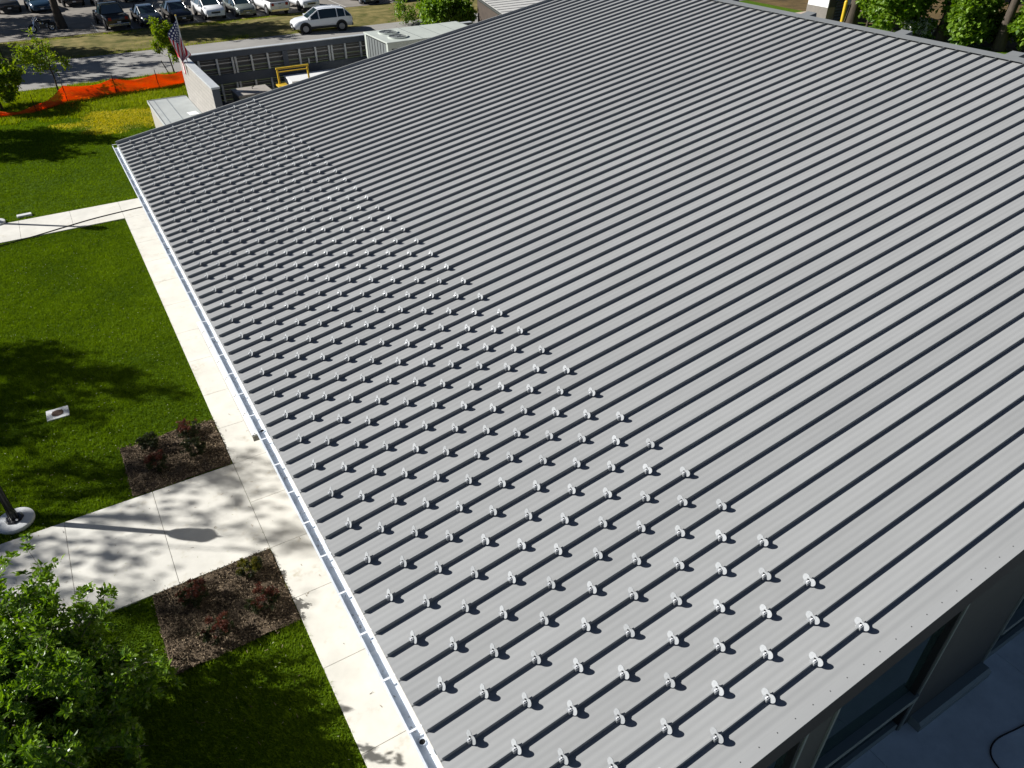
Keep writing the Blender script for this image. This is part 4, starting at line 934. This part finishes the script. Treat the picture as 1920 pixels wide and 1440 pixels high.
vehicle('parked_car', 'grey green sedan right of the white crossover', 'car', (16.2, 77.2, .02), DN+R(3), sagep, 4.8, 1.86, 1.48, 'sedan', GR)
vehicle('parked_car', 'white pickup truck with tailgate facing the verge', 'truck', (19.0, 77.0, .02), UPD+R(4), whitep, 5.6, 1.92, 1.82, 'pickup', GR)
vehicle('parked_car', 'white sport utility car at the right end of the parked row', 'car', (22.2, 77.2, .02), DN+R(4), whitep, 4.9, 1.95, 1.72, 'suv', GR, darkrimM)
vehicle('parked_car', 'dark blue sedan in the shade above the white parked utility car', 'car', (28.6, 77.4, .02), DN, bluep, 4.8, 1.86, 1.46, 'sedan', GR)
vehicle('parked_car', 'dark grey car in the shade left of the thick road tree', 'car', (32.0, 77.2, .02), DN, greyp, 4.8, 1.86, 1.5, 'sedan', GR)
G2 = 'cars parked in the shaded back row of the lot'
vehicle('parked_car', 'dark pickup truck in the shade at the upper left corner', 'truck', (-2.6, 91.6, .02), DN+R(5), greyp, 5.6, 1.95, 1.85, 'pickup', G2, darkrimM)
vehicle('parked_car', 'blue sedan in the shade above the motorcycle', 'car', (0.1, 90.0, .02), DN+R(5), bluep, 4.8, 1.86, 1.46, 'sedan', G2)
vehicle('parked_car', 'black car in the shade right of the tall tree trunk', 'car', (3.1, 92, .02), DN+R(4), blackp, 4.8, 1.86, 1.5, 'suv', G2, darkrimM)
vehicle('parked_car', 'dark grey car in the shaded back row above the black pickup', 'car', (5.8, 89.2, .02), DN+R(4), greyp, 4.8, 1.86, 1.5, 'suv', G2, darkrimM)
vehicle('parked_car', 'pale teal car at the top edge in the shaded back row', 'car', (8.7, 91.4, .02), DN+R(4), tealp, 4.8, 1.86, 1.5, 'sedan', G2)
# stall lines
lineM = mat('worn_stall_paint', (.45, .44, .41), .8, var=.3, vscale=8)
for i in range(13):
    x = 3.6+i*2.78+(.0 if i else 0); o = box('stall_line', (x-.05, 75.1, .021), (x+.05, 80.0, .0245), lineM, bpy.data.objects['parking_lot'])
# motorcycle
mo = empty('motorcycle', (-.35, 77.75, .02), R(197), 'black cruiser motorcycle with chrome fork parked beside the tree trunk', 'motorcycle')
def mring(x, name='wheel'):
    wl = MB(); pts = []
    wl.lathe([(.20, -.05), (.28, -.065), (.315, -.03), (.315, .03), (.28, .065), (.20, .05)], 22, 0, (x, 0, .315), 'y', cap=False).build(name, tyreM, mo, smooth=40)
    w_ = bpy.data.objects[-1] if False else None
    mb = MB(); mb.tube([(x+.2*math.cos(a), 0, .315+.2*math.sin(a)) for a in np.linspace(0, 2*math.pi, 19)], .02, 5)
    for k in range(9): a = k*2*math.pi/9; mb.tube([(x, 0, .315), (x+.2*math.cos(a), 0, .315+.2*math.sin(a))], .008, 4)
    mb.lathe([(.05, -.07), (.05, .07)], 10, 0, (x, 0, .315), 'y'); mb.build('rim', chromeM, mo)
mring(.80); mring(-.72)
for s_ in (1, -1):
    MB().tube([(.80, s_*.09, .315), (.50, s_*.09, 1.02)], .028, 7).build('fork', chromeM, mo)
    MB().tube([(-.72, s_*.12, .33), (-.3, s_*.13, .62)], .03, 6).build('shock', chromeM, mo)
MB().tube([(.50, -.09, 1.0), (.46, -.16, 1.15), (.38, -.38, 1.18), (.30, -.42, 1.16)], .016, 6).tube([(.50, .09, 1.0), (.46, .16, 1.15), (.38, .38, 1.18), (.30, .42, 1.16)], .016, 6).build('handlebar', chromeM, mo)
MB().lathe([(.02, -.16), (.09, -.10), (.10, .0), (.095, .02)], 14, 0, (.62, 0, .98), 'x').build('headlight', chromeM, mo, smooth=True)
MB().tube([(.36, 0, .86), (.25, 0, .90), (.05, 0, .88), (-.12, 0, .78)], [.06, .15, .16, .08], 10).build('fuel_tank', blackp, mo, smooth=True)
MB().tube([(-.10, 0, .74), (-.3, 0, .70), (-.55, 0, .74), (-.72, 0, .82)], [.11, .16, .14, .08], 10).build('seat', plasticM, mo, smooth=True)
MB().box((-.25, -.15, .28), (.22, .15, .62)).build('engine', darkrimM, mo, bevel=.04); MB().tube([(0, 0, .5), (.16, 0, .78)], .10, 10).tube([(-.02, 0, .5), (-.2, 0, .76)], .10, 10).build('cylinder', chromeM, mo)
MB().tube([(.42, 0, .86), (.30, 0, .32), (-.3, 0, .28), (-.72, 0, .315)], .03, 6).build('frame', plasticM, mo)
MB().tube([(.12, -.16, .5), (.2, -.2, .32), (-.2, -.22, .26), (-1.0, -.22, .30)], [.03, .03, .045, .05], 8).build('exhaust', chromeM, mo)
for x, a0, a1 in ((.80, .3, 1.9), (-.72, .9, 2.9)): MB().tube([(x+.36*math.cos(a), 0, .315+.36*math.sin(a)) for a in np.linspace(a0, a1, 9)], .07, 6).build('fender', blackp, mo)
MB().box((-.55, -.34, .45), (-.95, -.16, .72)).box((-.55, .16, .45), (-.95, .34, .72)).build('saddle_bag', plasticM, mo, bevel=.04)
